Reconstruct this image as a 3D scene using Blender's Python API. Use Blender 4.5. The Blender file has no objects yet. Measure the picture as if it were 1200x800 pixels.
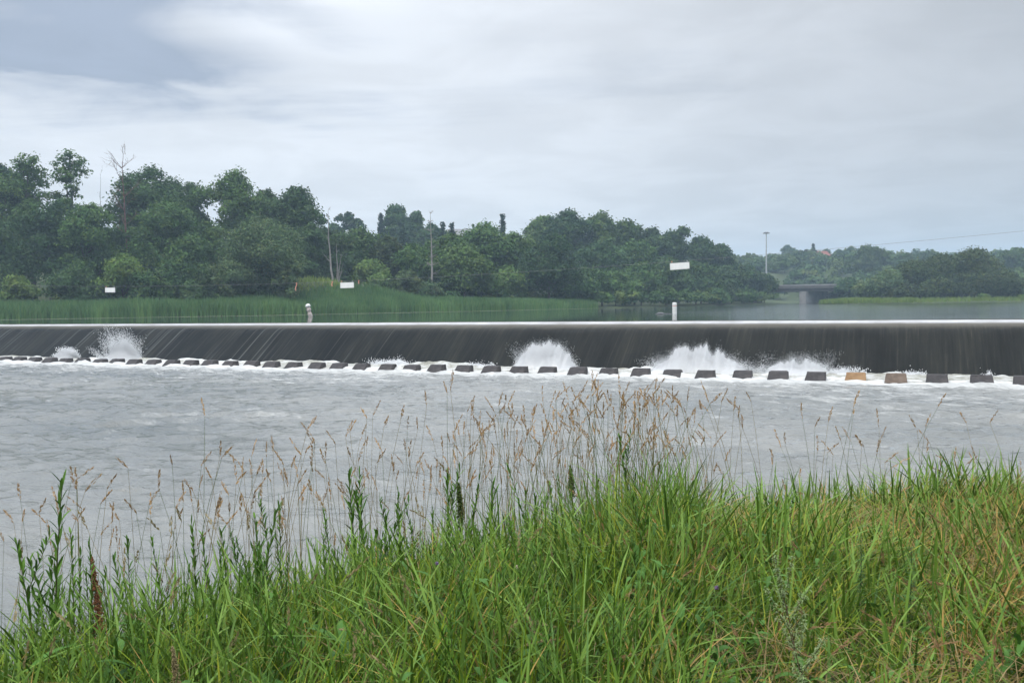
import bpy, math, random
import numpy as np
from mathutils import Matrix, Vector, Euler

R = math.radians
RNG = np.random.default_rng(7)
scene = bpy.context.scene
COL = scene.collection

# ------------------------------------------------------------------ camera
F = 1000.0            # focal length in photo pixels (photo 1200 x 800)
EYE = Vector((0, 0, 3.6))
cam_d = bpy.data.cameras.new('camera')
cam_d.sensor_width = 36.0
cam_d.lens = 30.0
cam_d.clip_start = 0.05
cam_d.clip_end = 6000
cam = bpy.data.objects.new('camera', cam_d)
COL.objects.link(cam)
CAMR = Euler((R(90 - 2.51), 0, 0)).to_matrix() @ Matrix.Rotation(R(-0.837), 3, 'Z')
cam.matrix_world = Matrix.Translation(EYE) @ CAMR.to_4x4()
scene.camera = cam


def ray(px, py):
    return CAMR @ Vector(((px - 600) / F, -(py - 400) / F, -1))


def at(px, py, Y):
    """point of the place seen at photo pixel (px, py), Y metres ahead"""
    d = ray(px, py)
    return EYE + d * (Y / d.y)


def on_level(px, py, z):
    d = ray(px, py)
    return EYE + d * ((z - EYE.z) / d.z)


# ------------------------------------------------------------------ helpers
class MB:
    """collects verts / faces / tints and links them as one mesh object"""

    def __init__(self):
        self.v, self.f, self.c, self.m, self.n = [], [], [], [], 0

    def add(self, v, f, c=None, m=0):
        v = np.asarray(v, float).reshape(-1, 3)
        f = np.asarray(f, int)
        if c is None:
            c = np.full((len(v), 3), 0.5)
        c = np.asarray(c, float)
        if c.ndim == 1:
            c = np.tile(c, (len(v), 1))
        self.v.append(v)
        self.c.append(c)
        self.f.append(f + self.n)
        self.m.append(m)
        self.n += len(v)

    def build(self, name, mats, parent=None, loc=None, smooth=False):
        me = bpy.data.meshes.new(name)
        v = np.concatenate(self.v)
        c = np.concatenate(self.c)
        me.vertices.add(len(v))
        me.vertices.foreach_set('co', v.astype(np.float32).ravel())
        loops = np.concatenate([f.ravel() for f in self.f])
        tot = np.concatenate([np.full(len(f), f.shape[1]) for f in self.f])
        mi = np.concatenate([np.full(len(f), m) for f, m in zip(self.f, self.m)])
        st = np.concatenate([[0], np.cumsum(tot)[:-1]])
        me.loops.add(len(loops))
        me.loops.foreach_set('vertex_index', loops.astype(np.int32))
        me.polygons.add(len(tot))
        me.polygons.foreach_set('loop_start', st.astype(np.int32))
        me.polygons.foreach_set('loop_total', tot.astype(np.int32))
        me.polygons.foreach_set('material_index', mi.astype(np.int32))
        if smooth or len(v) < 400:
            me.polygons.foreach_set('use_smooth', np.full(len(tot), bool(smooth)))
        at_ = me.attributes.new('tint', 'FLOAT_COLOR', 'POINT')
        at_.data.foreach_set('color', np.concatenate([c, np.ones((len(c), 1))], 1).astype(np.float32).ravel())
        me.update(calc_edges=True)
        me.validate()
        for m in (mats if isinstance(mats, (list, tuple)) else [mats]):
            me.materials.append(m)
        o = bpy.data.objects.new(name, me)
        COL.objects.link(o)
        if parent:
            o.parent = parent
        if loc is not None:
            o.location = loc
        return o


def tag(o, label=None, cat=None, group=None, kind=None):
    if label: o['label'] = label
    if cat: o['category'] = cat
    if group: o['group'] = group
    if kind: o['kind'] = kind
    return o


def empty(name, loc, rz=0.0):
    o = bpy.data.objects.new(name, None)
    o.empty_display_size = 0.3
    COL.objects.link(o)
    o.location = loc
    o.rotation_euler = (0, 0, rz)
    return o


def tube(mb, pts, rad, seg=6, c=None, m=0, cap=True):
    pts = np.asarray(pts, float)
    rad = np.broadcast_to(np.asarray(rad, float), (len(pts),))
    tan = np.gradient(pts, axis=0)
    tan /= np.linalg.norm(tan, axis=1)[:, None] + 1e-9
    ref = np.array([0.0, 0, 1]) if abs(tan[0][2]) < 0.9 else np.array([1.0, 0, 0])
    a = np.cross(tan, ref)
    a /= np.linalg.norm(a, axis=1)[:, None] + 1e-9
    b = np.cross(tan, a)
    th = np.linspace(0, 2 * np.pi, seg, endpoint=False)
    v = pts[:, None] + rad[:, None, None] * (a[:, None] * np.cos(th)[None, :, None] + b[:, None] * np.sin(th)[None, :, None])
    n = len(pts)
    i = np.arange(n - 1)[:, None] * seg
    j = np.arange(seg)[None]
    k = (j + 1) % seg
    f = np.stack([i + j, i + k, i + seg + k, i + seg + j], -1).reshape(-1, 4)
    mb.add(v.reshape(-1, 3), f, c, m)
    if cap:
        mb.add(v[-1], np.arange(seg)[None], c, m)
        mb.add(v[0], np.arange(seg)[::-1][None], c, m)


def box(mb, c, size, rz=0.0, top=(1, 1), bevel=0.0, col=None, m=0):
    """box with a tapered top; c = centre of its base"""
    sx, sy, sz = size[0] / 2, size[1] / 2, size[2]
    e = min(bevel, sx * .45, sy * .45, sz * .45)
    rings = []
    for z, ins, k in (((0, e, 0), (e, 0, 0), (sz - e, 0, 1), (sz, e, 1)) if e > 0 else ((0, 0, 0), (sz, 0, 1))):
        kx = 1 + (top[0] - 1) * k
        ky = 1 + (top[1] - 1) * k
        rings.append([(-sx * kx + ins, -sy * ky + ins, z), (sx * kx - ins, -sy * ky + ins, z),
                      (sx * kx - ins, sy * ky - ins, z), (-sx * kx + ins, sy * ky - ins, z)])
    v = np.array(rings).reshape(-1, 3)
    ca, sa = math.cos(rz), math.sin(rz)
    v = np.stack([v[:, 0] * ca - v[:, 1] * sa, v[:, 0] * sa + v[:, 1] * ca, v[:, 2]], 1) + np.asarray(c, float)
    f = [[3, 2, 1, 0]]
    nr = len(rings)
    for r_ in range(nr - 1):
        for j in range(4):
            k = (j + 1) % 4
            f.append([r_ * 4 + j, r_ * 4 + k, r_ * 4 + 4 + k, r_ * 4 + 4 + j])
    b = (nr - 1) * 4
    f.append([b, b + 1, b + 2, b + 3])
    mb.add(v, f, col, m)


def unit(n, rng):
    v = rng.normal(size=(n, 3))
    return v / (np.linalg.norm(v, axis=1)[:, None] + 1e-9)


def leaves(mb, cen, nor, size, asp, tint, rng, m=0):
    """diamond leaf faces at cen, roughly facing nor"""
    n = len(cen)
    nor = nor / (np.linalg.norm(nor, axis=1)[:, None] + 1e-9)
    r = unit(n, rng)
    a = np.cross(nor, r)
    a /= np.linalg.norm(a, axis=1)[:, None] + 1e-9
    b = np.cross(nor, a)
    s = np.broadcast_to(size, (n,))[:, None]
    v = np.stack([cen - a * s, cen + b * s * asp, cen + a * s, cen - b * s * asp], 1).reshape(-1, 3)
    f = np.arange(n * 4).reshape(n, 4)
    mb.add(v, f, np.repeat(tint, 4, 0), m)


def smooth(x):
    x = np.clip(x, 0, 1)
    return x * x * (3 - 2 * x)


_perm = np.random.default_rng(3).random((64, 64))


def vnoise(x, y, sc=1.0):
    """tileable value noise, 0..1"""
    x = np.asarray(x, float) * sc
    y = np.asarray(y, float) * sc
    xi = np.floor(x).astype(int)
    yi = np.floor(y).astype(int)
    fx = smooth(x - xi)
    fy = smooth(y - yi)
    g = lambda a, b: _perm[a % 64, b % 64]
    return (g(xi, yi) * (1 - fx) + g(xi + 1, yi) * fx) * (1 - fy) + (g(xi, yi + 1) * (1 - fx) + g(xi + 1, yi + 1) * fx) * fy


def fbm(x, y, sc=1.0, oc=4):
    t, a, w = 0, 1.0, 0
    for k in range(oc):
        t = t + a * vnoise(np.asarray(x) + 17.3 * k, np.asarray(y) - 9.1 * k, sc)
        w += a
        a *= .5
        sc *= 2.03
    return t / w


# ------------------------------------------------------------------ materials
def mat(name):
    m = bpy.data.materials.new(name)
    m.use_nodes = True
    nt = m.node_tree
    nt.nodes.clear()
    return m, nt, nt.nodes, nt.links


def N(nodes, typ, **kw):
    n = nodes.new(typ)
    for k, v in kw.items():
        if k in n.inputs:
            n.inputs[k].default_value = v
        else:
            setattr(n, k, v)
    return n


def ramp(nodes, stops):
    r = nodes.new('ShaderNodeValToRGB')
    cr = r.color_ramp
    while len(cr.elements) < len(stops):
        cr.elements.new(0.5)
    for e, (p, c) in zip(cr.elements, stops):
        e.position = p
        e.color = (*c, 1) if len(c) == 3 else c
    return r


def foliage_mat(name, dark, light, rough=.6, transl=.25, spec=.08):
    m, nt, no, L = mat(name)
    a = N(no, 'ShaderNodeAttribute', attribute_name='tint')
    sep = N(no, 'ShaderNodeSeparateColor')
    L.new(a.outputs['Color'], sep.inputs[0])
    mx = N(no, 'ShaderNodeMix', data_type='RGBA')
    mx.inputs[6].default_value = (*dark, 1)
    mx.inputs[7].default_value = (*light, 1)
    L.new(sep.outputs[0], mx.inputs[0])
    # hue shift towards yellow/brown by the second channel
    mx2 = N(no, 'ShaderNodeMix', data_type='RGBA')
    mx2.inputs[7].default_value = (light[0] * 1.9, light[1] * 1.05, light[2] * .8, 1)
    L.new(mx.outputs[2], mx2.inputs[6])
    mt = N(no, 'ShaderNodeMath', operation='MULTIPLY')
    mt.inputs[1].default_value = .55
    L.new(sep.outputs[1], mt.inputs[0])
    L.new(mt.outputs[0], mx2.inputs[0])
    p = N(no, 'ShaderNodeBsdfPrincipled')
    p.inputs['Roughness'].default_value = rough
    p.inputs['Specular IOR Level'].default_value = spec
    L.new(mx2.outputs[2], p.inputs['Base Color'])
    t = N(no, 'ShaderNodeBsdfTranslucent')
    L.new(mx2.outputs[2], t.inputs[0])
    ms = N(no, 'ShaderNodeMixShader')
    ms.inputs[0].default_value = transl
    L.new(p.outputs[0], ms.inputs[1])
    L.new(t.outputs[0], ms.inputs[2])
    o = N(no, 'ShaderNodeOutputMaterial')
    L.new(ms.outputs[0], o.inputs[0])
    return m


def tint_mat(name, rough=.6, transl=.25, spec=.3):
    """the tint attribute is the colour itself (grass blades, seed heads)"""
    m, nt, no, L = mat(name)
    a = N(no, 'ShaderNodeAttribute', attribute_name='tint')
    p = N(no, 'ShaderNodeBsdfPrincipled')
    p.inputs['Roughness'].default_value = rough
    p.inputs['Specular IOR Level'].default_value = spec
    L.new(a.outputs['Color'], p.inputs['Base Color'])
    t = N(no, 'ShaderNodeBsdfTranslucent')
    L.new(a.outputs['Color'], t.inputs[0])
    ms = N(no, 'ShaderNodeMixShader')
    ms.inputs[0].default_value = transl
    L.new(p.outputs[0], ms.inputs[1])
    L.new(t.outputs[0], ms.inputs[2])
    o = N(no, 'ShaderNodeOutputMaterial')
    L.new(ms.outputs[0], o.inputs[0])
    return m


def noise_mat(name, stops, scale=3.0, rough=.8, bump=.3, detail=8, stretch=(1, 1, 1), spec=.3, bscale=None):
    m, nt, no, L = mat(name)
    tc = N(no, 'ShaderNodeTexCoord')
    mp = N(no, 'ShaderNodeMapping')
    mp.inputs['Scale'].default_value = stretch
    L.new(tc.outputs['Object'], mp.inputs[0])
    n = N(no, 'ShaderNodeTexNoise', Scale=scale, Detail=detail, Roughness=.62)
    L.new(mp.outputs[0], n.inputs['Vector'])
    r = ramp(no, stops)
    L.new(n.outputs[0], r.inputs[0])
    n2 = N(no, 'ShaderNodeTexNoise', Scale=bscale or scale * 6, Detail=6)
    L.new(mp.outputs[0], n2.inputs['Vector'])
    b = N(no, 'ShaderNodeBump', Strength=bump, Distance=.05)
    L.new(n2.outputs[0], b.inputs['Height'])
    p = N(no, 'ShaderNodeBsdfPrincipled', Roughness=rough)
    p.inputs['Specular IOR Level'].default_value = spec
    L.new(r.outputs[0], p.inputs['Base Color'])
    L.new(b.outputs[0], p.inputs['Normal'])
    o = N(no, 'ShaderNodeOutputMaterial')
    L.new(p.outputs[0], o.inputs[0])
    return m


M = {}
M['bark'] = noise_mat('bark', [(.3, (.05, .042, .035)), (.7, (.12, .105, .09))], 2.0, .9, .6, stretch=(3, 3, .5))
M['pale_bark'] = noise_mat('pale_bark', [(.3, (.20, .185, .17)), (.7, (.34, .32, .30))], 2.0, .9, .4, stretch=(3, 3, .5))
M['red_bark'] = noise_mat('red_bark', [(.3, (.10, .055, .045)), (.7, (.17, .10, .085))], 2.0, .9, .4)
M['leaf'] = foliage_mat('leaf', (.034, .078, .030), (.105, .200, .060))
M['leaf_dark'] = foliage_mat('leaf_dark', (.024, .058, .028), (.075, .150, .055))
M['leaf_light'] = foliage_mat('leaf_light', (.060, .120, .036), (.150, .260, .070))
M['leaf_willow'] = foliage_mat('leaf_willow', (.052, .100, .048), (.130, .210, .090))
M['leaf_bronze'] = foliage_mat('leaf_bronze', (.034, .058, .024), (.085, .130, .045))
M['leaf_far'] = foliage_mat('leaf_far', (.034, .072, .028), (.095, .170, .052))
M['needle'] = foliage_mat('needle', (.018, .036, .022), (.040, .072, .038), transl=.1)
M['reed'] = foliage_mat('reed', (.050, .130, .055), (.165, .310, .110), transl=.3)
M['tuft'] = foliage_mat('tuft', (.080, .155, .040), (.200, .310, .080), transl=.3)
M['grass'] = tint_mat('grass', .50, .12, .16)
M['seed'] = tint_mat('seed', .75, .25, .2)
M['white_paint'] = noise_mat('white_paint', [(.3, (.70, .70, .68)), (.75, (.82, .82, .80))], 2.5, .5, .05)
M['orange'] = noise_mat('orange_cloth', [(.3, (.55, .24, .17)), (.75, (.66, .34, .25))], 6, .7, .1)
M['weathered'] = noise_mat('weathered_white', [(.25, (.24, .19, .17)), (.5, (.50, .43, .40)), (.8, (.66, .61, .57))], 4.0, .8, .5, stretch=(1, 1, .6))
M['steel'] = noise_mat('galvanised_steel', [(.3, (.32, .33, .34)), (.7, (.46, .47, .48))], 2, .5, .05)
M['cable'] = noise_mat('cable_steel', [(.3, (.16, .16, .17)), (.7, (.24, .24, .25))], 6, .5, .05)
M['concrete_pale'] = noise_mat('concrete_pale', [(.25, (.18, .18, .175)), (.6, (.27, .265, .26)), (.85, (.33, .32, .31))], .6, .9, .2)
M['concrete_girder'] = noise_mat('concrete_girder', [(.25, (.09, .088, .085)), (.8, (.15, .145, .14))], .8, .9, .2)
M['block'] = noise_mat('block_concrete', [(.25, (.020, .018, .019)), (.5, (.046, .041, .041)), (.8, (.105, .090, .085))], 2.4, .75, .8, stretch=(1, 1, 1.6), spec=.4)
M['block_tan'] = noise_mat('block_tan_concrete', [(.25, (.16, .085, .035)), (.5, (.25, .150, .070)), (.8, (.34, .22, .12))], 2.4, .75, .7, spec=.3)
M['block_brown'] = noise_mat('block_brown_concrete', [(.25, (.07, .05, .04)), (.5, (.13, .095, .07)), (.8, (.22, .165, .125))], 2.4, .75, .7, spec=.3)
M['red_roof'] = noise_mat('red_roof', [(.3, (.24, .09, .065)), (.7, (.32, .125, .09))], 2, .8, .1)
M['grey_roof'] = noise_mat('grey_roof', [(.3, (.20, .20, .21)), (.7, (.28, .28, .29))], 2, .8, .1)
M['house_wall'] = noise_mat('house_wall', [(.3, (.22, .20, .18)), (.7, (.30, .28, .25))], 2, .85, .1)
M['window'] = noise_mat('window_glass', [(.3, (.03, .035, .04)), (.7, (.06, .065, .07))], 1, .15, .0, spec=.6)

# foam: white with a creamy stain
def foam_mat():
    m, nt, no, L = mat('foam')
    tc = N(no, 'ShaderNodeTexCoord')
    n = N(no, 'ShaderNodeTexNoise', Scale=1.5, Detail=9, Roughness=.7)
    L.new(tc.outputs['Object'], n.inputs['Vector'])
    r = ramp(no, [(.34, (.20, .195, .15)), (.46, (.40, .395, .34)), (.60, (.64, .645, .63))])
    L.new(n.outputs[0], r.inputs[0])
    n2 = N(no, 'ShaderNodeTexNoise', Scale=7, Detail=10, Roughness=.75)
    L.new(tc.outputs['Object'], n2.inputs['Vector'])
    b = N(no, 'ShaderNodeBump', Strength=1.0, Distance=.14)
    L.new(n2.outputs[0], b.inputs['Height'])
    p = N(no, 'ShaderNodeBsdfPrincipled', Roughness=.55)
    p.inputs['Specular IOR Level'].default_value = .4
    L.new(r.outputs[0], p.inputs['Base Color'])
    L.new(b.outputs[0], p.inputs['Normal'])
    o = N(no, 'ShaderNodeOutputMaterial')
    L.new(p.outputs[0], o.inputs[0])
    return m


M['foam'] = foam_mat()


def spray_mat():
    m, nt, no, L = mat('spray')
    p = N(no, 'ShaderNodeBsdfPrincipled', Roughness=.25)
    p.inputs['Base Color'].default_value = (.94, .95, .96, 1)
    t = N(no, 'ShaderNodeBsdfTranslucent')
    t.inputs[0].default_value = (.94, .95, .96, 1)
    ms = N(no, 'ShaderNodeMixShader')
    ms.inputs[0].default_value = .55
    L.new(p.outputs[0], ms.inputs[1])
    L.new(t.outputs[0], ms.inputs[2])
    o = N(no, 'ShaderNodeOutputMaterial')
    L.new(ms.outputs[0], o.inputs[0])
    return m


M['spray'] = spray_mat()


def river_mat():
    m, nt, no, L = mat('river_water')
    tc = N(no, 'ShaderNodeAttribute', attribute_name='flow')
    a = N(no, 'ShaderNodeAttribute', attribute_name='tint')
    sep = N(no, 'ShaderNodeSeparateColor')
    L.new(a.outputs['Color'], sep.inputs[0])
    mp = N(no, 'ShaderNodeMapping')
    mp.inputs['Scale'].default_value = (.62, 1.5, 1)
    mp.inputs['Rotation'].default_value = (0, 0, R(9))
    L.new(tc.outputs['Vector'], mp.inputs[0])
    # foam lace
    n = N(no, 'ShaderNodeTexNoise', Scale=1.1, Detail=9, Roughness=.72, Distortion=.8)
    L.new(mp.outputs[0], n.inputs['Vector'])
    ad = N(no, 'ShaderNodeMath', operation='ADD')
    L.new(n.outputs[0], ad.inputs[0])
    L.new(sep.outputs[0], ad.inputs[1])
    rf = ramp(no, [(.58, (0, 0, 0)), (.74, (.50, .50, .50)), (1.0, (1, 1, 1))])
    L.new(ad.outputs[0], rf.inputs[0])
    # turbid body colour
    n3 = N(no, 'ShaderNodeTexNoise', Scale=.12, Detail=5, Roughness=.6)
    L.new(mp.outputs[0], n3.inputs['Vector'])
    rb = ramp(no, [(.3, (.125, .137, .135)), (.7, (.240, .243, .228))])
    L.new(n3.outputs[0], rb.inputs[0])
    mx = N(no, 'ShaderNodeMix', data_type='RGBA')
    mx.inputs[7].default_value = (.58, .585, .57, 1)
    L.new(rf.outputs[0], mx.inputs[0])
    L.new(rb.outputs[0], mx.inputs[6])
    # small waves
    b1 = N(no, 'ShaderNodeTexNoise', Scale=2.2, Detail=6, Roughness=.56, Distortion=.35)
    L.new(mp.outputs[0], b1.inputs['Vector'])
    bu = N(no, 'ShaderNodeBump', Strength=1.0, Distance=.16)
    L.new(b1.outputs[0], bu.inputs['Height'])
    p = N(no, 'ShaderNodeBsdfPrincipled', Roughness=.10, IOR=1.33)
    rr = N(no, 'ShaderNodeMapRange')
    rr.inputs['To Min'].default_value = .04
    rr.inputs['To Max'].default_value = .6
    L.new(rf.outputs[0], rr.inputs[0])
    L.new(rr.outputs[0], p.inputs['Roughness'])
    L.new(mx.outputs[2], p.inputs['Base Color'])
    L.new(bu.outputs[0], p.inputs['Normal'])
    o = N(no, 'ShaderNodeOutputMaterial')
    L.new(p.outputs[0], o.inputs[0])
    return m


M['river'] = river_mat()


def pond_mat():
    m, nt, no, L = mat('pond_water')
    tc = N(no, 'ShaderNodeTexCoord')
    # calm patches and wind streaks
    mp = N(no, 'ShaderNodeMapping')
    mp.inputs['Scale'].default_value = (.012, .05, 1)
    L.new(tc.outputs['Object'], mp.inputs[0])
    w = N(no, 'ShaderNodeTexNoise', Scale=1.0, Detail=5, Roughness=.6)
    L.new(mp.outputs[0], w.inputs['Vector'])
    a = N(no, 'ShaderNodeAttribute', attribute_name='tint')
    sep = N(no, 'ShaderNodeSeparateColor')
    L.new(a.outputs['Color'], sep.inputs[0])
    ad = N(no, 'ShaderNodeMath', operation='ADD')
    L.new(w.outputs[0], ad.inputs[0])
    L.new(sep.outputs[0], ad.inputs[1])
    rw = ramp(no, [(.50, (.0, .0, .0)), (.95, (1, 1, 1))])
    L.new(ad.outputs[0], rw.inputs[0])
    st = N(no, 'ShaderNodeMapRange')
    st.inputs['To Min'].default_value = .015
    st.inputs['To Max'].default_value = .55
    L.new(rw.outputs[0], st.inputs[0])
    mp2 = N(no, 'ShaderNodeMapping')
    mp2.inputs['Scale'].default_value = (.7, 1.6, 1)
    L.new(tc.outputs['Object'], mp2.inputs[0])
    b1 = N(no, 'ShaderNodeTexNoise', Scale=1.6, Detail=4, Roughness=.5)
    L.new(mp2.outputs[0], b1.inputs['Vector'])
    bu = N(no, 'ShaderNodeBump', Distance=.10)
    L.new(st.outputs[0], bu.inputs['Strength'])
    L.new(b1.outputs[0], bu.inputs['Height'])
    p = N(no, 'ShaderNodeBsdfPrincipled', Roughness=.05, IOR=1.33)
    p.inputs['Base Color'].default_value = (.030, .042, .036, 1)
    L.new(bu.outputs[0], p.inputs['Normal'])
    o = N(no, 'ShaderNodeOutputMaterial')
    L.new(p.outputs[0], o.inputs[0])
    return m


M['pond'] = pond_mat()


def weir_mat():
    """thin water sliding over dark algae-stained concrete. tint.r = along/40+.., tint.g = down the face 0..1"""
    m, nt, no, L = mat('weir_water')
    uv = N(no, 'ShaderNodeAttribute', attribute_name='flow')
    sx = N(no, 'ShaderNodeSeparateXYZ')
    L.new(uv.outputs['Vector'], sx.inputs[0])
    mp = N(no, 'ShaderNodeMapping')
    mp.inputs['Scale'].default_value = (7, .22, 1)
    L.new(uv.outputs['Vector'], mp.inputs[0])
    n = N(no, 'ShaderNodeTexNoise', Scale=1.0, Detail=8, Roughness=.7)
    L.new(mp.outputs[0], n.inputs['Vector'])
    # long pale streaks of faster, aerated water
    mp3 = N(no, 'ShaderNodeMapping')
    mp3.inputs['Scale'].default_value = (4.5, .045, 1)
    L.new(uv.outputs['Vector'], mp3.inputs[0])
    n3 = N(no, 'ShaderNodeTexNoise', Scale=1.0, Detail=3, Roughness=.55)
    L.new(mp3.outputs[0], n3.inputs['Vector'])
    at_ = N(no, 'ShaderNodeAttribute', attribute_name='tint')
    sp = N(no, 'ShaderNodeSeparateColor')
    L.new(at_.outputs['Color'], sp.inputs[0])
    mu = N(no, 'ShaderNodeMath', operation='ADD')
    L.new(n3.outputs[0], mu.inputs[0])
    L.new(sp.outputs[0], mu.inputs[1])
    rs = ramp(no, [(.66, (0, 0, 0)), (.82, (.30, .30, .30)), (.97, (.7, .7, .7))])
    L.new(mu.outputs[0], rs.inputs[0])
    r = ramp(no, [(.3, (.008, .0085, .008)), (.55, (.016, .0165, .0145)), (.8, (.044, .042, .036))])
    L.new(n.outputs[0], r.inputs[0])
    mpb = N(no, 'ShaderNodeMapping')
    mpb.inputs['Scale'].default_value = (.5, .12, 1)
    L.new(uv.outputs['Vector'], mpb.inputs[0])
    nb_ = N(no, 'ShaderNodeTexNoise', Scale=1.0, Detail=5, Roughness=.6)
    L.new(mpb.outputs[0], nb_.inputs['Vector'])
    rbd = ramp(no, [(.32, (.55, .55, .55)), (.5, (1, 1, 1)), (.72, (1.7, 1.65, 1.5))])
    L.new(nb_.outputs[0], rbd.inputs[0])
    mbd = N(no, 'ShaderNodeMix', data_type='RGBA', blend_type='MULTIPLY')
    mbd.inputs[0].default_value = 1.0
    L.new(r.outputs[0], mbd.inputs[6])
    L.new(rbd.outputs[0], mbd.inputs[7])
    # brown algae near the lip, blotched
    n4 = N(no, 'ShaderNodeTexNoise', Scale=.9, Detail=5, Roughness=.6)
    L.new(uv.outputs['Vector'], n4.inputs['Vector'])
    am = N(no, 'ShaderNodeMath', operation='MULTIPLY_ADD')
    am.inputs[1].default_value = .9
    am.inputs[2].default_value = -.45
    L.new(n4.outputs[0], am.inputs[0])
    a2 = N(no, 'ShaderNodeMath', operation='ADD')
    L.new(am.outputs[0], a2.inputs[0])
    L.new(sx.outputs[1], a2.inputs[1])
    ra = ramp(no, [(.0, (1, 1, 1)), (.38, (.8, .8, .8)), (.54, (0, 0, 0))])
    dv = N(no, 'ShaderNodeMath', operation='DIVIDE')
    dv.inputs[1].default_value = 6.0
    L.new(a2.outputs[0], dv.inputs[0])
    L.new(dv.outputs[0], ra.inputs[0])
    mxa = N(no, 'ShaderNodeMix', data_type='RGBA')
    mxa.inputs[7].default_value = (.095, .082, .055, 1)
    L.new(ra.outputs[0], mxa.inputs[0])
    L.new(mbd.outputs[2], mxa.inputs[6])
    mx = N(no, 'ShaderNodeMix', data_type='RGBA')
    mx.inputs[7].default_value = (.30, .31, .30, 1)
    L.new(rs.outputs[0], mx.inputs[0])
    L.new(mxa.outputs[2], mx.inputs[6])
    # sky reflection painted as a white lip where the water bends over the crest
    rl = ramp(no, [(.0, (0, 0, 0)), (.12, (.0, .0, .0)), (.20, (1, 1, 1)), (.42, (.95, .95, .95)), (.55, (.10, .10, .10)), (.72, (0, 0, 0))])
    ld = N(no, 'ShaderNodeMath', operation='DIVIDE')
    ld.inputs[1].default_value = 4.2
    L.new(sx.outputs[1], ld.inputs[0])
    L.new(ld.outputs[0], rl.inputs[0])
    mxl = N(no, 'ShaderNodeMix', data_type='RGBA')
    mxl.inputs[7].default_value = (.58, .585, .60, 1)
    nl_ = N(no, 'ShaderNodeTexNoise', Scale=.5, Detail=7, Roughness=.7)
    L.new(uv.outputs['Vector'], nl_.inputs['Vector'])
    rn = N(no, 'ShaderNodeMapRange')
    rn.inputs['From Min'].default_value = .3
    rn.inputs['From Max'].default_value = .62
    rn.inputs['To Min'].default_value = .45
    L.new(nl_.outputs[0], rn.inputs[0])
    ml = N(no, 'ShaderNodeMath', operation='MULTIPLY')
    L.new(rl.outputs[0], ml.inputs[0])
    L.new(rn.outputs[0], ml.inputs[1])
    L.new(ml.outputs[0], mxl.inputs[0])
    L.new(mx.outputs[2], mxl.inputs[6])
    mx = mxl
    mp5 = N(no, 'ShaderNodeMapping')
    mp5.inputs['Scale'].default_value = (5, .5, 1)
    L.new(uv.outputs['Vector'], mp5.inputs[0])
    n5 = N(no, 'ShaderNodeTexNoise', Scale=1.0, Detail=6, Roughness=.6)
    L.new(mp5.outputs[0], n5.inputs['Vector'])
    b = N(no, 'ShaderNodeBump', Strength=.35, Distance=.04)
    L.new(n5.outputs[0], b.inputs['Height'])
    df = N(no, 'ShaderNodeBsdfDiffuse')
    L.new(mx.outputs[2], df.inputs[0])
    L.new(b.outputs[0], df.inputs['Normal'])
    gl = N(no, 'ShaderNodeBsdfGlossy', Roughness=.22)
    L.new(b.outputs[0], gl.inputs['Normal'])
    fr = N(no, 'ShaderNodeFresnel', IOR=1.33)
    L.new(b.outputs[0], fr.inputs['Normal'])
    fm = N(no, 'ShaderNodeMath', operation='MULTIPLY')
    fm.inputs[1].default_value = .30
    L.new(fr.outputs[0], fm.inputs[0])
    ms = N(no, 'ShaderNodeMixShader')
    L.new(fm.outputs[0], ms.inputs[0])
    L.new(df.outputs[0], ms.inputs[1])
    L.new(gl.outputs[0], ms.inputs[2])
    o = N(no, 'ShaderNodeOutputMaterial')
    L.new(ms.outputs[0], o.inputs[0])
    return m


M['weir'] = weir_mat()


def ground_mat():
    m, nt, no, L = mat('ground')
    tc = N(no, 'ShaderNodeTexCoord')
    n = N(no, 'ShaderNodeTexNoise', Scale=.35, Detail=10, Roughness=.7)
    L.new(tc.outputs['Object'], n.inputs['Vector'])
    r = ramp(no, [(.3, (.030, .036, .014)), (.5, (.050, .075, .020)), (.7, (.085, .105, .032))])
    L.new(n.outputs[0], r.inputs[0])
    n2 = N(no, 'ShaderNodeTexNoise', Scale=4, Detail=8, Roughness=.7)
    L.new(tc.outputs['Object'], n2.inputs['Vector'])
    b = N(no, 'ShaderNodeBump', Strength=.8, Distance=.15)
    L.new(n2.outputs[0], b.inputs['Height'])
    p = N(no, 'ShaderNodeBsdfPrincipled', Roughness=.9)
    L.new(r.outputs[0], p.inputs['Base Color'])
    L.new(b.outputs[0], p.inputs['Normal'])
    o = N(no, 'ShaderNodeOutputMaterial')
    L.new(p.outputs[0], o.inputs[0])
    return m


M['ground'] = ground_mat()

# ------------------------------------------------------------------ world, sun, exposure
SUN_AZ, SUN_EL = R(-128), R(54)     # behind thin cloud, high on the left
world = bpy.data.worlds.new('World')
scene.world = world
world.use_nodes = True
nt = world.node_tree
no, L = nt.nodes, nt.links
no.clear()
sky = N(no, 'ShaderNodeTexSky', sky_type='NISHITA', sun_disc=False, sun_elevation=SUN_EL, sun_rotation=SUN_AZ)
sky.air_density = 1.0
sky.dust_density = 3.0
tc = N(no, 'ShaderNodeTexCoord')
sp = N(no, 'ShaderNodeSeparateXYZ')
L.new(tc.outputs['Generated'], sp.inputs[0])


def mth(op, a, b=None, c=None, clamp=False):
    n = no.new('ShaderNodeMath')
    n.operation = op
    n.use_clamp = clamp
    for i, x in enumerate((a, b, c)):
        if x is None: continue
        if isinstance(x, (int, float)):
            n.inputs[i].default_value = x
        else:
            L.new(x, n.inputs[i])
    return n.outputs[0]


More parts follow.
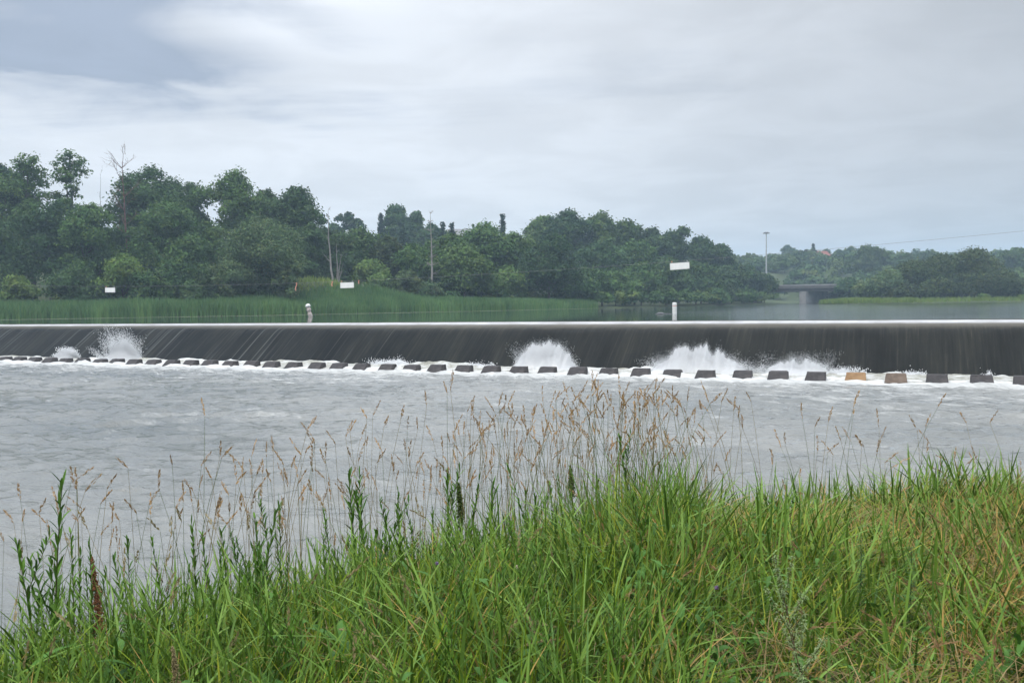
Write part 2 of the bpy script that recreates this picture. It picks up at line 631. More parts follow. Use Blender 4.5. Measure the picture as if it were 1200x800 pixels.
def sstep(x, a, b):
    n = no.new('ShaderNodeMapRange')
    n.interpolation_type = 'SMOOTHSTEP'
    n.inputs['From Min'].default_value = a
    n.inputs['From Max'].default_value = b
    L.new(x, n.inputs['Value'])
    return n.outputs[0]


dx, dy, dz = sp.outputs[0], sp.outputs[1], sp.outputs[2]
# cloud-deck coordinates: the direction cast on a flat layer overhead
den = mth('ADD', mth('MAXIMUM', dz, 0.0), 0.10)
cx = mth('DIVIDE', dx, den)
cy = mth('DIVIDE', dy, den)
cv = no.new('ShaderNodeCombineXYZ')
L.new(cx, cv.inputs[0])
L.new(cy, cv.inputs[1])
n1 = N(no, 'ShaderNodeTexNoise', Scale=1.7, Detail=8, Roughness=.54, Distortion=.5)
L.new(cv.outputs[0], n1.inputs['Vector'])
mp = N(no, 'ShaderNodeMapping')
mp.inputs['Location'].default_value = (3.7, 1.2, 0)
mp.inputs['Scale'].default_value = (.35, 1.0, 1)
mp.inputs['Rotation'].default_value = (0, 0, R(-12))
L.new(cv.outputs[0], mp.inputs[0])
n2 = N(no, 'ShaderNodeTexNoise', Scale=1.3, Detail=8, Roughness=.6, Distortion=.4)
L.new(mp.outputs[0], n2.inputs['Vector'])
# the heavy cloud bank hangs to the left
left = sstep(mth('MULTIPLY', dx, -1.0), 0.06, .42)
high = sstep(mth('ADD', dz, mth('MULTIPLY', n2.outputs[0], .05)), .192, .275)
bank = mth('MULTIPLY', left, high)
n1c = sstep(n1.outputs[0], .32, .68)
lay = sstep(n2.outputs[0], .36, .66)
d1 = mth('ADD', mth('ADD', mth('MULTIPLY', n1c, .55), mth('MULTIPLY', lay, .30)), mth('MULTIPLY', bank, .95))
dark = sstep(d1, .62, 1.50)
streak = mth('MULTIPLY', sstep(n2.outputs[0], .52, .72), sstep(dz, .12, .26))
dark = mth('ADD', dark, mth('MULTIPLY', streak, .26), clamp=True)
# broad brightness: pale ahead left, greyer to the right, brightest overhead
rightg = sstep(dx, -.15, .62)
b_ = mth('SUBTRACT', 1.0, mth('MULTIPLY', rightg, .38))
zen = mth('MULTIPLY', sstep(dz, .30, .75), 1.9)
b_ = mth('ADD', b_, zen)
b_ = mth('MULTIPLY', b_, mth('ADD', .88, mth('MULTIPLY', n1c, .14)))
wob = mth('MULTIPLY', mth('SUBTRACT', n1.outputs[0], .5), .055)
dzw = mth('ADD', dz, wob)
st2 = mth('MULTIPLY', mth('MULTIPLY', sstep(dzw, .226, .243), sstep(mth('MULTIPLY', dzw, -1.0), -.292, -.255)), sstep(mth('MULTIPLY', dx, -1.0), .17, .40))
dark = mth('ADD', dark, mth('MULTIPLY', st2, .60), clamp=True)
mixc = N(no, 'ShaderNodeMix', data_type='RGBA')
mixc.inputs[6].default_value = (6.6, 6.85, 7.25, 1)
mixc.inputs[7].default_value = (3.0, 3.45, 4.3, 1)
L.new(dark, mixc.inputs[0])
brk = mth('MULTIPLY', sstep(mth('ADD', mth('POWER', mth('DIVIDE', mth('ADD', dx, .20), .16), 2.0), mth('POWER', mth('DIVIDE', mth('SUBTRACT', dz, .33), .07), 2.0)), 1.0, .0), sstep(n1.outputs[0], .62, .38))
b_ = mth('ADD', b_, mth('MULTIPLY', brk, .22))
sc_ = no.new('ShaderNodeVectorMath')
sc_.operation = 'SCALE'
L.new(mixc.outputs[2], sc_.inputs[0])
L.new(b_, sc_.inputs['Scale'])
mixs = N(no, 'ShaderNodeMix', data_type='RGBA')
mixs.inputs[0].default_value = .96
L.new(sky.outputs[0], mixs.inputs[6])
L.new(sc_.outputs[0], mixs.inputs[7])
bg = N(no, 'ShaderNodeBackground', Strength=.112)
L.new(mixs.outputs[2], bg.inputs[0])
wo = N(no, 'ShaderNodeOutputWorld')
L.new(bg.outputs[0], wo.inputs[0])

sun_d = bpy.data.lights.new('sun', 'SUN')
sun_d.energy = 1.5
sun_d.angle = R(14)
sun_d.color = (1, .94, .84)
sun = bpy.data.objects.new('sun', sun_d)
COL.objects.link(sun)
sdir = Vector((math.sin(SUN_AZ) * math.cos(SUN_EL), math.cos(SUN_AZ) * math.cos(SUN_EL), math.sin(SUN_EL)))
sun.rotation_euler = sdir.to_track_quat('Z', 'Y').to_euler()
sun.location = (0, 0, 60)

scene.view_settings.view_transform = 'Standard'
scene.view_settings.look = 'None'
scene.view_settings.gamma = 1
scene.view_settings.exposure = 0.32
scene.view_settings.use_curve_mapping = False
scene.cycles.max_bounces = 6
scene.cycles.diffuse_bounces = 3
scene.cycles.transmission_bounces = 4
scene.cycles.volume_bounces = 1
scene.cycles.use_denoising = True

# ------------------------------------------------------------------ layout of the river
POND = 2.47
O_ = np.array([21.07, 35.1])
D_ = np.array([.908, -.419])          # along the weir, to the right
U_ = np.array([.419, .908])           # upstream


def wp(t, s, z=0.0):
    p = O_ + D_ * t + U_ * s
    return np.array([p[0], p[1], z])


def ts(x, y):
    return (x - O_[0]) * D_[0] + (y - O_[1]) * D_[1], (x - O_[0]) * U_[0] + (y - O_[1]) * U_[1]


left_shore = [(-150, 100), (-110, 106), (-69, 116), (-36, 123), (-7, 145), (17, 172), (45, 206), (79, 250), (96, 300), (104, 322)]
right_shore = [(117, 330), (116, 300), (104, 258), (88, 222), (70, 195), (90, 188), (120, 193), (150, 187), (140, 120), (100, 60), (52, 24)]
POND_POLY = np.array(left_shore + right_shore, float)
near_bank = [(-160, 30), (-60, 15), (-14, 7.4), (-7, 5.9), (-4.2, 5.9), (-2.5, 7.1), (0, 8.6), (2.2, 9.3), (5.6, 10.3), (12, 11.6), (25, 13), (52, 24)]
RIVER_POLY = np.array(near_bank + [(21.07, 35.1), (-150, 113), (-160, 60)], float)


def seg_dist(x, y, poly):
    d = np.full(np.shape(x), 1e9)
    for (ax, ay), (bx, by) in zip(poly[:-1], poly[1:]):
        ex, ey = bx - ax, by - ay
        k = np.clip(((x - ax) * ex + (y - ay) * ey) / (ex * ex + ey * ey), 0, 1)
        d = np.minimum(d, np.hypot(x - ax - k * ex, y - ay - k * ey))
    return d


def inside(x, y, poly):
    r = np.zeros(np.shape(x), bool)
    for (ax, ay), (bx, by) in zip(poly, np.roll(poly, -1, 0)):
        c = ((ay > y) != (by > y)) & (x < (bx - ax) * (y - ay) / (by - ay + 1e-12) + ax)
        r ^= c
    return r


LS, RS, NB = np.array(left_shore, float), np.array(right_shore, float), np.array(near_bank, float)


def gz(x, y):
    x = np.asarray(x, float)
    y = np.asarray(y, float)
    dl, dr, dn = seg_dist(x, y, LS), seg_dist(x, y, RS), seg_dist(x, y, NB)
    t, s = ts(x, y)
    inp = inside(x, y, POND_POLY)
    inr = inside(x, y, RIVER_POLY)
    n = fbm(x, y, .05, 4) - .5
    dp = np.minimum(dl, dr)
    hill = 15 * smooth((dl - 8) / 95) * smooth((dr - dl) / 40) * smooth((dr - 20) / 60)
    knoll = 4.6 * np.exp(-(((x + 33) / 12) ** 2 + ((y - 144) / 9) ** 2))
    far = 17.5 * smooth((y - 270) / 190) + 15 * smooth((y - 560) / 330) * (.75 + .9 * (fbm(x, y, .004, 3) - .4)) + 4.5 * np.exp(-((x - 182) ** 2 + (y - 482) ** 2) / 30 ** 2)
    land = POND + .12 + .25 * smooth(dp / 4) + hill + knoll * smooth(dl / 9) + far * smooth((dp - 6) / 40) + n * 1.5 * smooth(dp / 15)
    bankz = 1.95 * smooth(dn / 3.5) + .10 * (fbm(x, y, .8, 3) - .5) * smooth(dn / 1.5)
    z = np.where(dn < dp, bankz, land)
    z = np.where(inp, POND - np.minimum(.25 * dp, 1.4), z)
    z = np.where(inr, -np.minimum(.3 * dn, 1.2), z)
    z = np.where((s < 14) & (s > -3) & (t < 40) & (t > -175), -1.3, z)
    return z


def gpt(px, Y, dz=0.0):
    """ground point in photo column px at distance Y"""
    x = (px - 600) / F * Y
    return np.array([x, Y, float(gz(x, Y)) + dz])


def sheet(name, xs, ys, zf, m, tint=None, smooth_=True):
    X, Y = np.meshgrid(xs, ys)
    Z = zf(X, Y)
    v = np.stack([X, Y, Z], -1).reshape(-1, 3)
    nx, ny = len(xs), len(ys)
    i = np.arange(ny - 1)[:, None] * nx + np.arange(nx - 1)[None]
    f = np.stack([i, i + 1, i + nx + 1, i + nx], -1).reshape(-1, 4)
    mb = MB()
    mb.add(v, f, None if tint is None else tint(X, Y).reshape(-1, 3))
    return mb.build(name, m, smooth=smooth_)


# the ground, one sheet to the horizon
u = np.linspace(-1, 1, 460)
gx = 1300 * np.sinh(6 * u) / np.sinh(6)
gy = 1300 * np.sinh(6 * u) / np.sinh(6)
gx = gx + 60 * np.abs(u) ** 1.5
g = sheet('ground', gx, gy, gz, M['ground'])
tag(g, kind='structure')

# ------------------------------------------------------------------ upper river (pond)
def axis(parts):
    a = []
    for lo, hi, st in parts:
        a.append(np.arange(lo, hi, st))
    return np.concatenate(a + [[parts[-1][1]]])


def ts_sheet(name, tx, sx_, zf, m, tintf=None, extra=None):
    T, S = np.meshgrid(tx, sx_)
    P = O_ + T[..., None] * D_ + S[..., None] * U_
    Z = zf(T, S)
    v = np.concatenate([P, Z[..., None]], -1).reshape(-1, 3)
    nx, ny = len(tx), len(sx_)
    i = np.arange(ny - 1)[:, None] * nx + np.arange(nx - 1)[None]
    f = np.stack([i, i + 1, i + nx + 1, i + nx], -1).reshape(-1, 4)
    mb = MB()
    mb.add(v, f, None if tintf is None else tintf(T, S).reshape(-1, 3))
    o = mb.build(name, m, smooth=True)
    fa_ = o.data.attributes.new('flow', 'FLOAT_VECTOR', 'POINT')
    fa_.data.foreach_set('vector', np.stack([T.ravel(), S.ravel(), 0 * T.ravel()], 1).astype(np.float32).ravel())
    return o


def pond_tint(T, S):
    # wind reaches the open right-hand reach, the left under the trees stays calm
    X = O_[0] + T * D_[0] + S * U_[0]
    Y = O_[1] + T * D_[1] + S * U_[1]
    k = -.14 + .56 * smooth((X / np.maximum(Y, 1) - .02) / .3)
    return np.stack([k, k, k], -1)


pond = ts_sheet('upper_river_water', axis([(-180, 60, 3)]), axis([(9.6, 60, 2), (60, 420, 12)]),
                lambda T, S: np.full(T.shape, POND), M['pond'], pond_tint)
tag(pond, kind='structure')

# ------------------------------------------------------------------ the weir
prof_s, prof_z = [9.62, 9.2, 8.7, 8.2, 7.8, 7.4, 7.05, 6.7], [POND - .012, POND - .016, POND - .03, POND - .06, POND - .098, POND - .155, POND - .225, POND - .32]
sl, zc, sc0 = .30, prof_z[-1], 6.7
for k in range(1, 37):
    sl = min(sl + .055, .735)
    sc0 -= .1
    zc -= sl * .1
    prof_s.append(sc0)
    prof_z.append(zc)
prof_s, prof_z = np.array(prof_s), np.array(prof_z)
arc = np.concatenate([[0], np.cumsum(np.hypot(np.diff(prof_s), np.diff(prof_z)))])
wt = np.arange(-165, 38, .25)
T, K = np.meshgrid(wt, np.arange(len(prof_s)))
S, Z = prof_s[K], prof_z[K]
P = O_ + T[..., None] * D_ + S[..., None] * U_
A = arc[K]
ripple = (fbm(T * 2.2, A * .12, 1.0, 3) - .5) * .05 * smooth((A - 2.2) / 2)
nrm = U_ * -.6
V = np.concatenate([P + ripple[..., None] * nrm, (Z + ripple * .7)[..., None]], -1).reshape(-1, 3)
nx = len(wt)
i = np.arange(len(prof_s) - 1)[:, None] * nx + np.arange(nx - 1)[None]
f = np.stack([i, i + nx, i + nx + 1, i + 1], -1).reshape(-1, 4)
mb = MB()
strk = .10 * smooth((-T - 22) / 30) * smooth((A - 2.0) / 1.5) - .05 * smooth((T + 35) / 20)
mb.add(V, f, np.stack([strk] * 3, -1).reshape(-1, 3))
# solid body below: upstream face, foot and floor
b0, b1 = wt[0], wt[-1]
foot = prof_s[-1]
bv = [wp(b0, 9.62, POND - .012), wp(b0, 9.62, -1.4), wp(b0, foot, -1.4), wp(b0, foot, prof_z[-1]),
      wp(b1, 9.62, POND - .012), wp(b1, 9.62, -1.4), wp(b1, foot, -1.4), wp(b1, foot, prof_z[-1])]
mb.add(bv, [[0, 1, 5, 4], [1, 2, 6, 5], [2, 3, 7, 6]], np.zeros(3))
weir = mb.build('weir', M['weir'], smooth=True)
fa = weir.data.attributes.new('flow', 'FLOAT_VECTOR', 'POINT')
fl = np.zeros((len(weir.data.vertices), 3), np.float32)
fl[:T.size, 0] = T.ravel()
fl[:T.size, 1] = A.ravel()
fa.data.foreach_set('vector', fl.ravel())
tag(weir, 'long dark overflow weir with water sliding down its sloping face across the river', 'weir')

# ------------------------------------------------------------------ lower river
rng = np.random.default_rng(11)
NW = 70
w_l = np.exp(rng.uniform(np.log(.40), np.log(2.2), NW))
w_a = rng.normal(0, .42, NW) + R(-78)
w_p = rng.uniform(0, 2 * np.pi, NW)
w_h = .0062 * w_l ** .78 * rng.uniform(.5, 1.3, NW)


def river_z(T, S):
    z = np.zeros(T.shape)
    w1 = (fbm(T, S, .5, 3) - .5) * 1.2
    w2 = (fbm(T + 40, S, .5, 3) - .5) * 1.2
    for l, a, p, h in zip(w_l, w_a, w_p, w_h):
        k = 2 * np.pi / l
        z += h * np.sin(k * (np.cos(a) * (T + w1) + np.sin(a) * (S + w2)) + p)
    env = .35 + 1.35 * fbm(T, S, .11, 3)
    rough = 1 + 1.0 * smooth((S + 7) / 8)
    z = z * env * rough
    z = np.where(z > 0, z * 1.15, z * .85)
    fade = smooth((75 + T + 20) / 20) * smooth((30 - T) / 20)
    return z * fade - .03


def river_tint(T, S):
    f = .40 * smooth((S + 3.6) / 4.4) + .17 * smooth((S + 14) / 14) - .015
    f = f + .22 * (fbm(T, S, .16, 3) - .5)
    return np.stack([f, f, f], -1)


river = ts_sheet('lower_river_water', axis([(-175, -80, 2), (-80, -40, .22), (-40, 8, .13), (8, 20, .3), (20, 46, 2)]),
                 axis([(-70, -42, 1.5), (-42, -10, .13), (-10, 3.6, .16)]), river_z, M['river'], river_tint)
tag(river, kind='structure')


# churning foam along the weir toe
def foam_z(T, S):
    n = fbm(T, S * 1.2, .9, 5)
    n2 = fbm(T + 9, S, .25, 3)
    bl = np.abs(fbm(T * 1.1, S * 1.4, 1.6, 4) - .5) * 2
    fine = fbm(T * 1.3 + 5, S * 1.3, 3.0, 3) - .5
    ridge = np.exp(-((S - 2.5) / .9) ** 2)
    surge = smooth((n2 - .40) / .35)
    z = ridge * (.04 + .26 * surge * (.3 + n)) + (n - .5) * .19 + fine * .07 + .04 * np.exp(-((S - 1.4) / .7) ** 2)
    edge = smooth((S + .6 + 1.2 * (n2 - .5)) / 1.3)
    return z * edge - .20 * (1 - edge) + .02

foam = ts_sheet('foam', np.arange(-72, 12, .11), np.arange(-2.6, 3.75, .11), foam_z, M['foam'])
tag(foam, 'churning cream white foam along the foot of the weir', 'foam', kind='stuff')

# ------------------------------------------------------------------ baffle blocks
ordn = ['', 'first', 'second', 'third', 'fourth', 'fifth', 'sixth', 'seventh', 'eighth', 'ninth', 'tenth', 'eleventh', 'twelfth',
        'thirteenth', 'fourteenth', 'fifteenth', 'sixteenth', 'seventeenth', 'eighteenth', 'nineteenth']


def block_mesh(name, m, seed):
    r = np.random.default_rng(seed)
    # profile (s, z): sloping downstream face, narrow top, upright upstream face
    pf = np.array([(-.52, -.45), (-.40, -.02), (-.06, .30), (.0, .335), (.30, .34), (.36, .29), (.40, -.45)])
    hw, b = .445, .05
    cols = []
    for k, (yy, ins) in enumerate(((-hw, b), (-hw + b, 0), (hw - b, 0), (hw, b))):
        q = pf.copy()
        q = q + (q.mean(0) - q) * ins * .9
        bat = np.clip(q[:, 1], 0, .5) * .14
        yv = yy - np.sign(yy) * bat + r.normal(0, .008, len(q))
        cols.append(np.stack([yv, q[:, 0] + r.normal(0, .012, len(q)), q[:, 1] + r.normal(0, .010, len(q))], 1))
    v = np.concatenate(cols)
    n = len(pf)
    f = []
    mb = MB()
    for c in range(3):
        for j in range(n):
            k = (j + 1) % n
            f.append([c * n + j, c * n + k, (c + 1) * n + k, (c + 1) * n + j])
    # v is (t, s, z) -> world axes
    w = np.stack([v[:, 0] * D_[0] + v[:, 1] * U_[0], v[:, 0] * D_[1] + v[:, 1] * U_[1], v[:, 2]], 1)
    mb.add(w, f)
    mb.add(w[:n], [list(range(n))])
    mb.add(w[-n:], [list(range(n))[::-1]])
    return mb


BL = 'concrete baffle blocks at the foot of the weir'
protos = {}
for key, m, seeds in (('dark', 'block', (1, 2, 3)), ('tan', 'block_tan', (4,)), ('brown', 'block_brown', (5,))):
    protos[key] = [block_mesh('baffle_block', M[m], s) for s in seeds]
meshes = {}
for k in range(-37, 6):
    key = 'tan' if k == 0 else ('brown' if k == 1 else 'dark')
    idx = (k * 7) % len(protos[key])
    t = -6.43 + 1.64 * k + RNG.normal(0, .03)
    loc = wp(t, RNG.normal(0, .04), RNG.normal(-.01, .016))
    if (key, idx) not in meshes:
        o = protos[key][idx].build('baffle_block', M[{'tan': 'block_tan', 'brown': 'block_brown', 'dark': 'block'}[key]], loc=loc)
        meshes[(key, idx)] = o
    else:
        o = meshes[(key, idx)].copy()
        COL.objects.link(o)
        o.location = loc
    if k == 0:
        lab = 'tan orange concrete baffle block, the only one of this colour in the row'
    elif k == 1:
        lab = 'brownish concrete baffle block immediately right of the tan orange block'
    elif k > 1:
        lab = 'dark grey concrete baffle block, %s to the right of the tan orange block' % ordn[k]
    elif k >= -18:
        lab = 'dark concrete baffle block, %s to the left of the tan orange block' % ordn[-k]
    else:
        lab = 'weathered concrete baffle block, %s block from the left end of the visible row' % ordn[min(k + 37, 19)] if k > -37 else 'weathered concrete baffle block just beyond the left end of the row'
    tag(o, lab, 'baffle block', BL)

# ------------------------------------------------------------------ splashes at the toe
OCT_V = np.array([(1, 0, 0), (-1, 0, 0), (0, 1, 0), (0, -1, 0), (0, 0, 1), (0, 0, -1)], float)
OCT_F = np.array([(0, 2, 4), (2, 1, 4), (1, 3, 4), (3, 0, 4), (2, 0, 5), (1, 2, 5), (3, 1, 5), (0, 3, 5)])


def drops(mb, c, rad, rng, stretch=None):
    n = len(c)
    s = np.ones((n, 3)) * np.asarray(rad)[:, None]
    if stretch is not None:
        s[:, 2] *= stretch
    ang = rng.uniform(0, 6.28, n)
    ov = OCT_V[None] * s[:, None] * rng.uniform(.6, 1.3, (n, 6, 1))
    ca, sa = np.cos(ang)[:, None], np.sin(ang)[:, None]
    vv = np.stack([ov[..., 0] * ca - ov[..., 1] * sa, ov[..., 0] * sa + ov[..., 1] * ca, ov[..., 2]], -1)
    v = (c[:, None] + vv).reshape(-1, 3)
    f = (np.arange(n)[:, None, None] * 6 + OCT_F[None]).reshape(-1, 3)
    mb.add(v, f)


def splash(px, py, w, h, nd, dense, label, seed, lean=0.0, jets=14, s=2.4, dr=(.018, .05)):
    r = np.random.default_rng(seed)
    # the toe at photo column px
    k = (px - 600) / F
    bx, by = O_ + U_ * s
    t = (k * by - bx) / (D_[0] - k * D_[1])
    mb = MB()
    pts, rad, st = [], [], []
    # jets of water thrown up, each a spray of drops thinning towards its tip
    for j in range(jets):
        a = r.normal(0, .36)
        top = h * r.uniform(.45, 1.05) * math.exp(-(a / .8) ** 2)
        t0 = r.normal(0, w * .26)
        s0 = r.normal(0, .22)
        n = int(nd / jets)
        q = r.beta(1.1, 1.9 if dense else 1.25, n)
        tt = t0 + np.tan(a + lean) * q * top * .8 + r.normal(0, .05 + .13 * q, n) * w * .55
        ss = s0 - q * .35 + r.normal(0, .06 + .10 * q, n)
        zz = q * top + r.normal(0, .05, n)
        pts.append(np.stack([tt, ss, zz], 1))
        rad.append(r.uniform(*dr, n) * 1.25 * (1.25 - .55 * q))
        st.append(r.uniform(.8, 2.2, n))
    p = np.concatenate(pts)
    w3 = np.stack([p[:, 0] * D_[0] + p[:, 1] * U_[0], p[:, 0] * D_[1] + p[:, 1] * U_[1], p[:, 2]], 1)
    drops(mb, w3, np.concatenate(rad), r, np.concatenate(st))
    # boiling white core: a torn curtain of aerated water
    if dense:
        tx = np.arange(-w * .62, w * .62, .035)
        sx_ = np.linspace(-1.15, .35, 17)
        T, S = np.meshgrid(tx, sx_)
        o0 = seed * 3.7
        env = np.clip(1 - (np.abs(T + .12 * w * (vnoise(T * 1.3 + seed, T * 0, 1.0) - .5)) / (w * .58)) ** 2.0, 0, 1) ** .8 * (.70 + .48 * fbm(T * 1.4 + seed * 5.1, T * 0 + .5, 1.0, 3))
        n1_ = fbm(T * 3.0 + o0, S * .5 + o0, 1.0, 5)
        n2_ = fbm(T * 7 + o0, S * 3, 1.0, 3)
        Zc = h * dense * env * (.80 + .26 * smooth((n1_ - .25) / .5)) * np.clip(np.where(S < 0, 1 + S / 1.15, 1 - S / .36), 0, 1) ** .75 * (.80 + .45 * n2_) - .12
        Sx = S + .16 * (n2_ - .5)
        v = np.stack([T * D_[0] + Sx * U_[0], T * D_[1] + Sx * U_[1], Zc], -1).reshape(-1, 3)
        nx_, ny_ = len(tx), len(sx_)
        i_ = np.arange(ny_ - 1)[:, None] * nx_ + np.arange(nx_ - 1)[None]
        mb.add(v, np.stack([i_, i_ + 1, i_ + nx_ + 1, i_ + nx_], -1).reshape(-1, 4))
        # skin of drops torn off the curtain
        pick = r.choice(len(v), int(nd * 1.6), p=(np.clip(Zc, .02, None) / np.clip(Zc, .02, None).sum()).ravel())
        c = v[pick] + r.normal(0, 1, (len(pick), 3)) * np.array([.06, .06, .09]) * np.minimum(r.exponential(.9, (len(pick), 1)), 1.7)
        drops(mb, c, r.uniform(*dr, len(c)), r)
    o = mb.build('water_splash', M['spray'], loc=wp(t, s, .05), smooth=True)
    tag(o, label, 'splash', 'splashes at the foot of the weir')
    return o


splash(146, 400, 2.9, 2.9, 20000, .45, 'tall round burst of glittering spray reaching above the weir crest', 21, jets=34, dr=(.005, .018))
splash(80, 412, 2.0, 1.0, 5000, .85, 'small white splash on the left of the tall spray burst', 22, jets=10, dr=(.012, .032))
splash(462, 425, 3.2, .5, 900, .9, 'low cream coloured boil of foam against the middle of the weir', 23, jets=10, dr=(.010, .026))
splash(560, 428, 1.8, .32, 500, .9, 'flat cream coloured boil just left of the big white plume', 24, jets=8, dr=(.010, .026))
splash(640, 418, 3.3, 1.75, 34000, 1.05, 'big white plume of water with ragged top, left of the widest splash', 25, lean=-.1, jets=34, dr=(.003, .010))
splash(822, 422, 4.3, 1.45, 38000, 1.0, 'widest and brightest white splash against the dark weir', 26, jets=34, dr=(.003, .010))
splash(937, 425, 2.9, 1.25, 20000, .6, 'thin glassy spray fan right of the brightest splash', 27, lean=.25, jets=26, dr=(.003, .009))
splash(986, 432, 1.7, .4, 700, .9, 'low white boil behind the tan orange block', 28, jets=8, dr=(.009, .024))
splash(1157, 438, .5, .42, 160, .5, 'single thin jet of water leaping over a dark block at far right', 30, lean=.7, jets=2, dr=(.008, .022))
splash(1068, 438, 1.4, .28, 400, .9, 'very low ripple of white foam right of the brownish block', 31, jets=6, dr=(.009, .024))

# ------------------------------------------------------------------ warning cable, signs, ribbons
CS = 12.0
cab_z = lambda t: 5.44 + .00062 * (t + 50) ** 2
mb = MB()
tt = np.linspace(-150, 60, 90)
tube(mb, [wp(t, CS, cab_z(t)) for t in tt], .007, 5)
cab = mb.build('cable', M['cable'])
tag(cab, 'thin steel cable sagging across the river above the weir', 'cable')
RZ = math.atan2(D_[1], D_[0])


def sign(t, label):
    e = empty('sign', wp(t, CS, cab_z(t)), RZ)
    slope = math.atan(2 * .00062 * (t + 50))
    e.rotation_euler = (0, -slope, RZ)
    mb = MB()
    box(mb, (0, 0, -.50), (1.2, .024, .40), bevel=.006)
    mb.build('panel', M['white_paint'], e)
    mb = MB()
    for x0, z0, sx, sz in ((0, -.515, 1.23, .012), (0, -.098, 1.23, .012)):
        box(mb, (x0, 0, z0), (sx, .034, sz))
    for x0 in (-.608, .608):
        box(mb, (x0, 0, -.502), (.012, .034, .404))
    mb.build('frame', M['steel'], e)
    for x0 in (-.48, .48):
        mb = MB()
        tube(mb, [(x0, 0, .03), (x0, .0, -.03), (x0, 0, -.10)], .014, 6)
        box(mb, (x0, 0, -.035), (.06, .05, .06), bevel=.01)
        mb.build('hanger', M['orange'] if x0 < 0 else M['steel'], e)
    tag(e, label, 'sign', 'white signs hanging from the river cable')


sign(-67.0, 'smallest blank white sign on the cable, far left above the tall reeds')
sign(-42.2, 'blank white sign on the cable in front of the green grassy slope')
sign(-17.2, 'largest blank white sign, tilted on the cable before the dark wooded bank')


def ribbon(px, py0, ln, lab, seed):
    k = (px - 600) / F
    bx, by = O_ + U_ * CS
    t = (k * by - bx) / (D_[0] - k * D_[1])
    r = np.random.default_rng(seed)
    mb = MB()
    z0 = cab_z(t)
    n = 7
    q = np.linspace(0, 1, n)
    xo = -.16 * q * ln + .03 * np.sin(q * 6 + seed)
    wv = .055 * (1 - .5 * q)
    for sgn, off in ((1, 0), (-1, .02)):
        v = []
        for a, b_, w_ in zip(q, xo, wv):
            p = wp(t + b_, CS, z0 - a * ln + .01)
            v += [p + np.array([D_[0], D_[1], 0]) * w_ + np.array([U_[0], U_[1], 0]) * (off - .01), p - np.array([D_[0], D_[1], 0]) * w_ + np.array([U_[0], U_[1], 0]) * (off - .01 + .03 * math.sin(a * 5))]
        f = [[2 * j, 2 * j + 1, 2 * j + 3, 2 * j + 2] for j in range(n - 1)]
        mb.add(v, f)
    tube(mb, [wp(t - .06, CS, z0), wp(t + .06, CS, z0)], .03, 6)
    o = mb.build('ribbon', M['orange'])
    tag(o, lab, 'ribbon', 'orange ribbons tied to the river cable')


ribbon(349, 330, .58, 'longest orange ribbon hanging from the cable beside the round willow', 1)
ribbon(391, 330, .36, 'short orange ribbon on the cable in front of the bare pale trunk', 2)
ribbon(422, 329, .24, 'tiny orange ribbon on the cable right of the white sign by the slope', 3)

# ------------------------------------------------------------------ buoys in the pond
p = on_level(790.5, 367.5, POND)
mb = MB()
prof = [(.0, -.5), (.20, -.48), (.21, -.3), (.21, .95), (.205, 1.0), (.17, 1.04), (.06, 1.06), (.02, 1.06)]
pts = [(0, 0, z) for _, z in prof]
tube(mb, pts, [max(r_, .01) for r_, _ in prof], 20)
e = empty('buoy', p)
mb.build('float', M['white_paint'], e, smooth=True)
mb = MB()
tube(mb, [(0, 0, .70), (0, 0, .76)], .216, 20, cap=False)
mb.build('band', M['orange'], e)
tag(e, 'upright white spar buoy floating on the upper river right of centre', 'buoy')
# floating boom rope with a small dark float
mb = MB()
rp = [on_level(x, 367.5 - (x - 790) * .0146, POND + .02) for x in (768, 774, 780, 786, 788.3)]
tube(mb, rp, .022, 6)
tube(mb, [np.array(rp[1]) + np.array((-.35, 0, .0)), np.array(rp[1]) + np.array((-.2, 0, .05)), np.array(rp[1]) + np.array((.2, 0, .05)), np.array(rp[1]) + np.array((.35, 0, 0))], [.03, .08, .08, .03], 8)
o = mb.build('mooring_rope', M['cable'])
tag(o, 'dark mooring rope with a small float lying beside the white buoy', 'rope')

p = on_level(364, 371, POND)
e = empty('post', p, .3)
e.rotation_euler = (R(-2), R(-12), .3)
mb = MB()
r = np.random.default_rng(5)
zz = np.linspace(-.5, 1.18, 18)
rr = .23 + .03 * np.sin(zz * 9) + r.normal(0, .018, 18)
tube(mb, np.stack([r.normal(0, .012, 18), r.normal(0, .012, 18), zz], 1), rr, 14)
mb.build('shaft', M['weathered'], e, smooth=True)
mb = MB()
zz = np.array([1.16, 1.2, 1.27, 1.36, 1.44, 1.5, 1.53])
tube(mb, np.stack([0 * zz, 0 * zz, zz], 1), [.2, .29, .31, .27, .24, .17, .05], 14)
mb.build('cap', M['white_paint'], e, smooth=True)
tag(e, 'leaning weathered marker post with pale knobbed cap standing before the reeds', 'marker post')

# ------------------------------------------------------------------ trees
TW = 'trees of the wooded left bank'


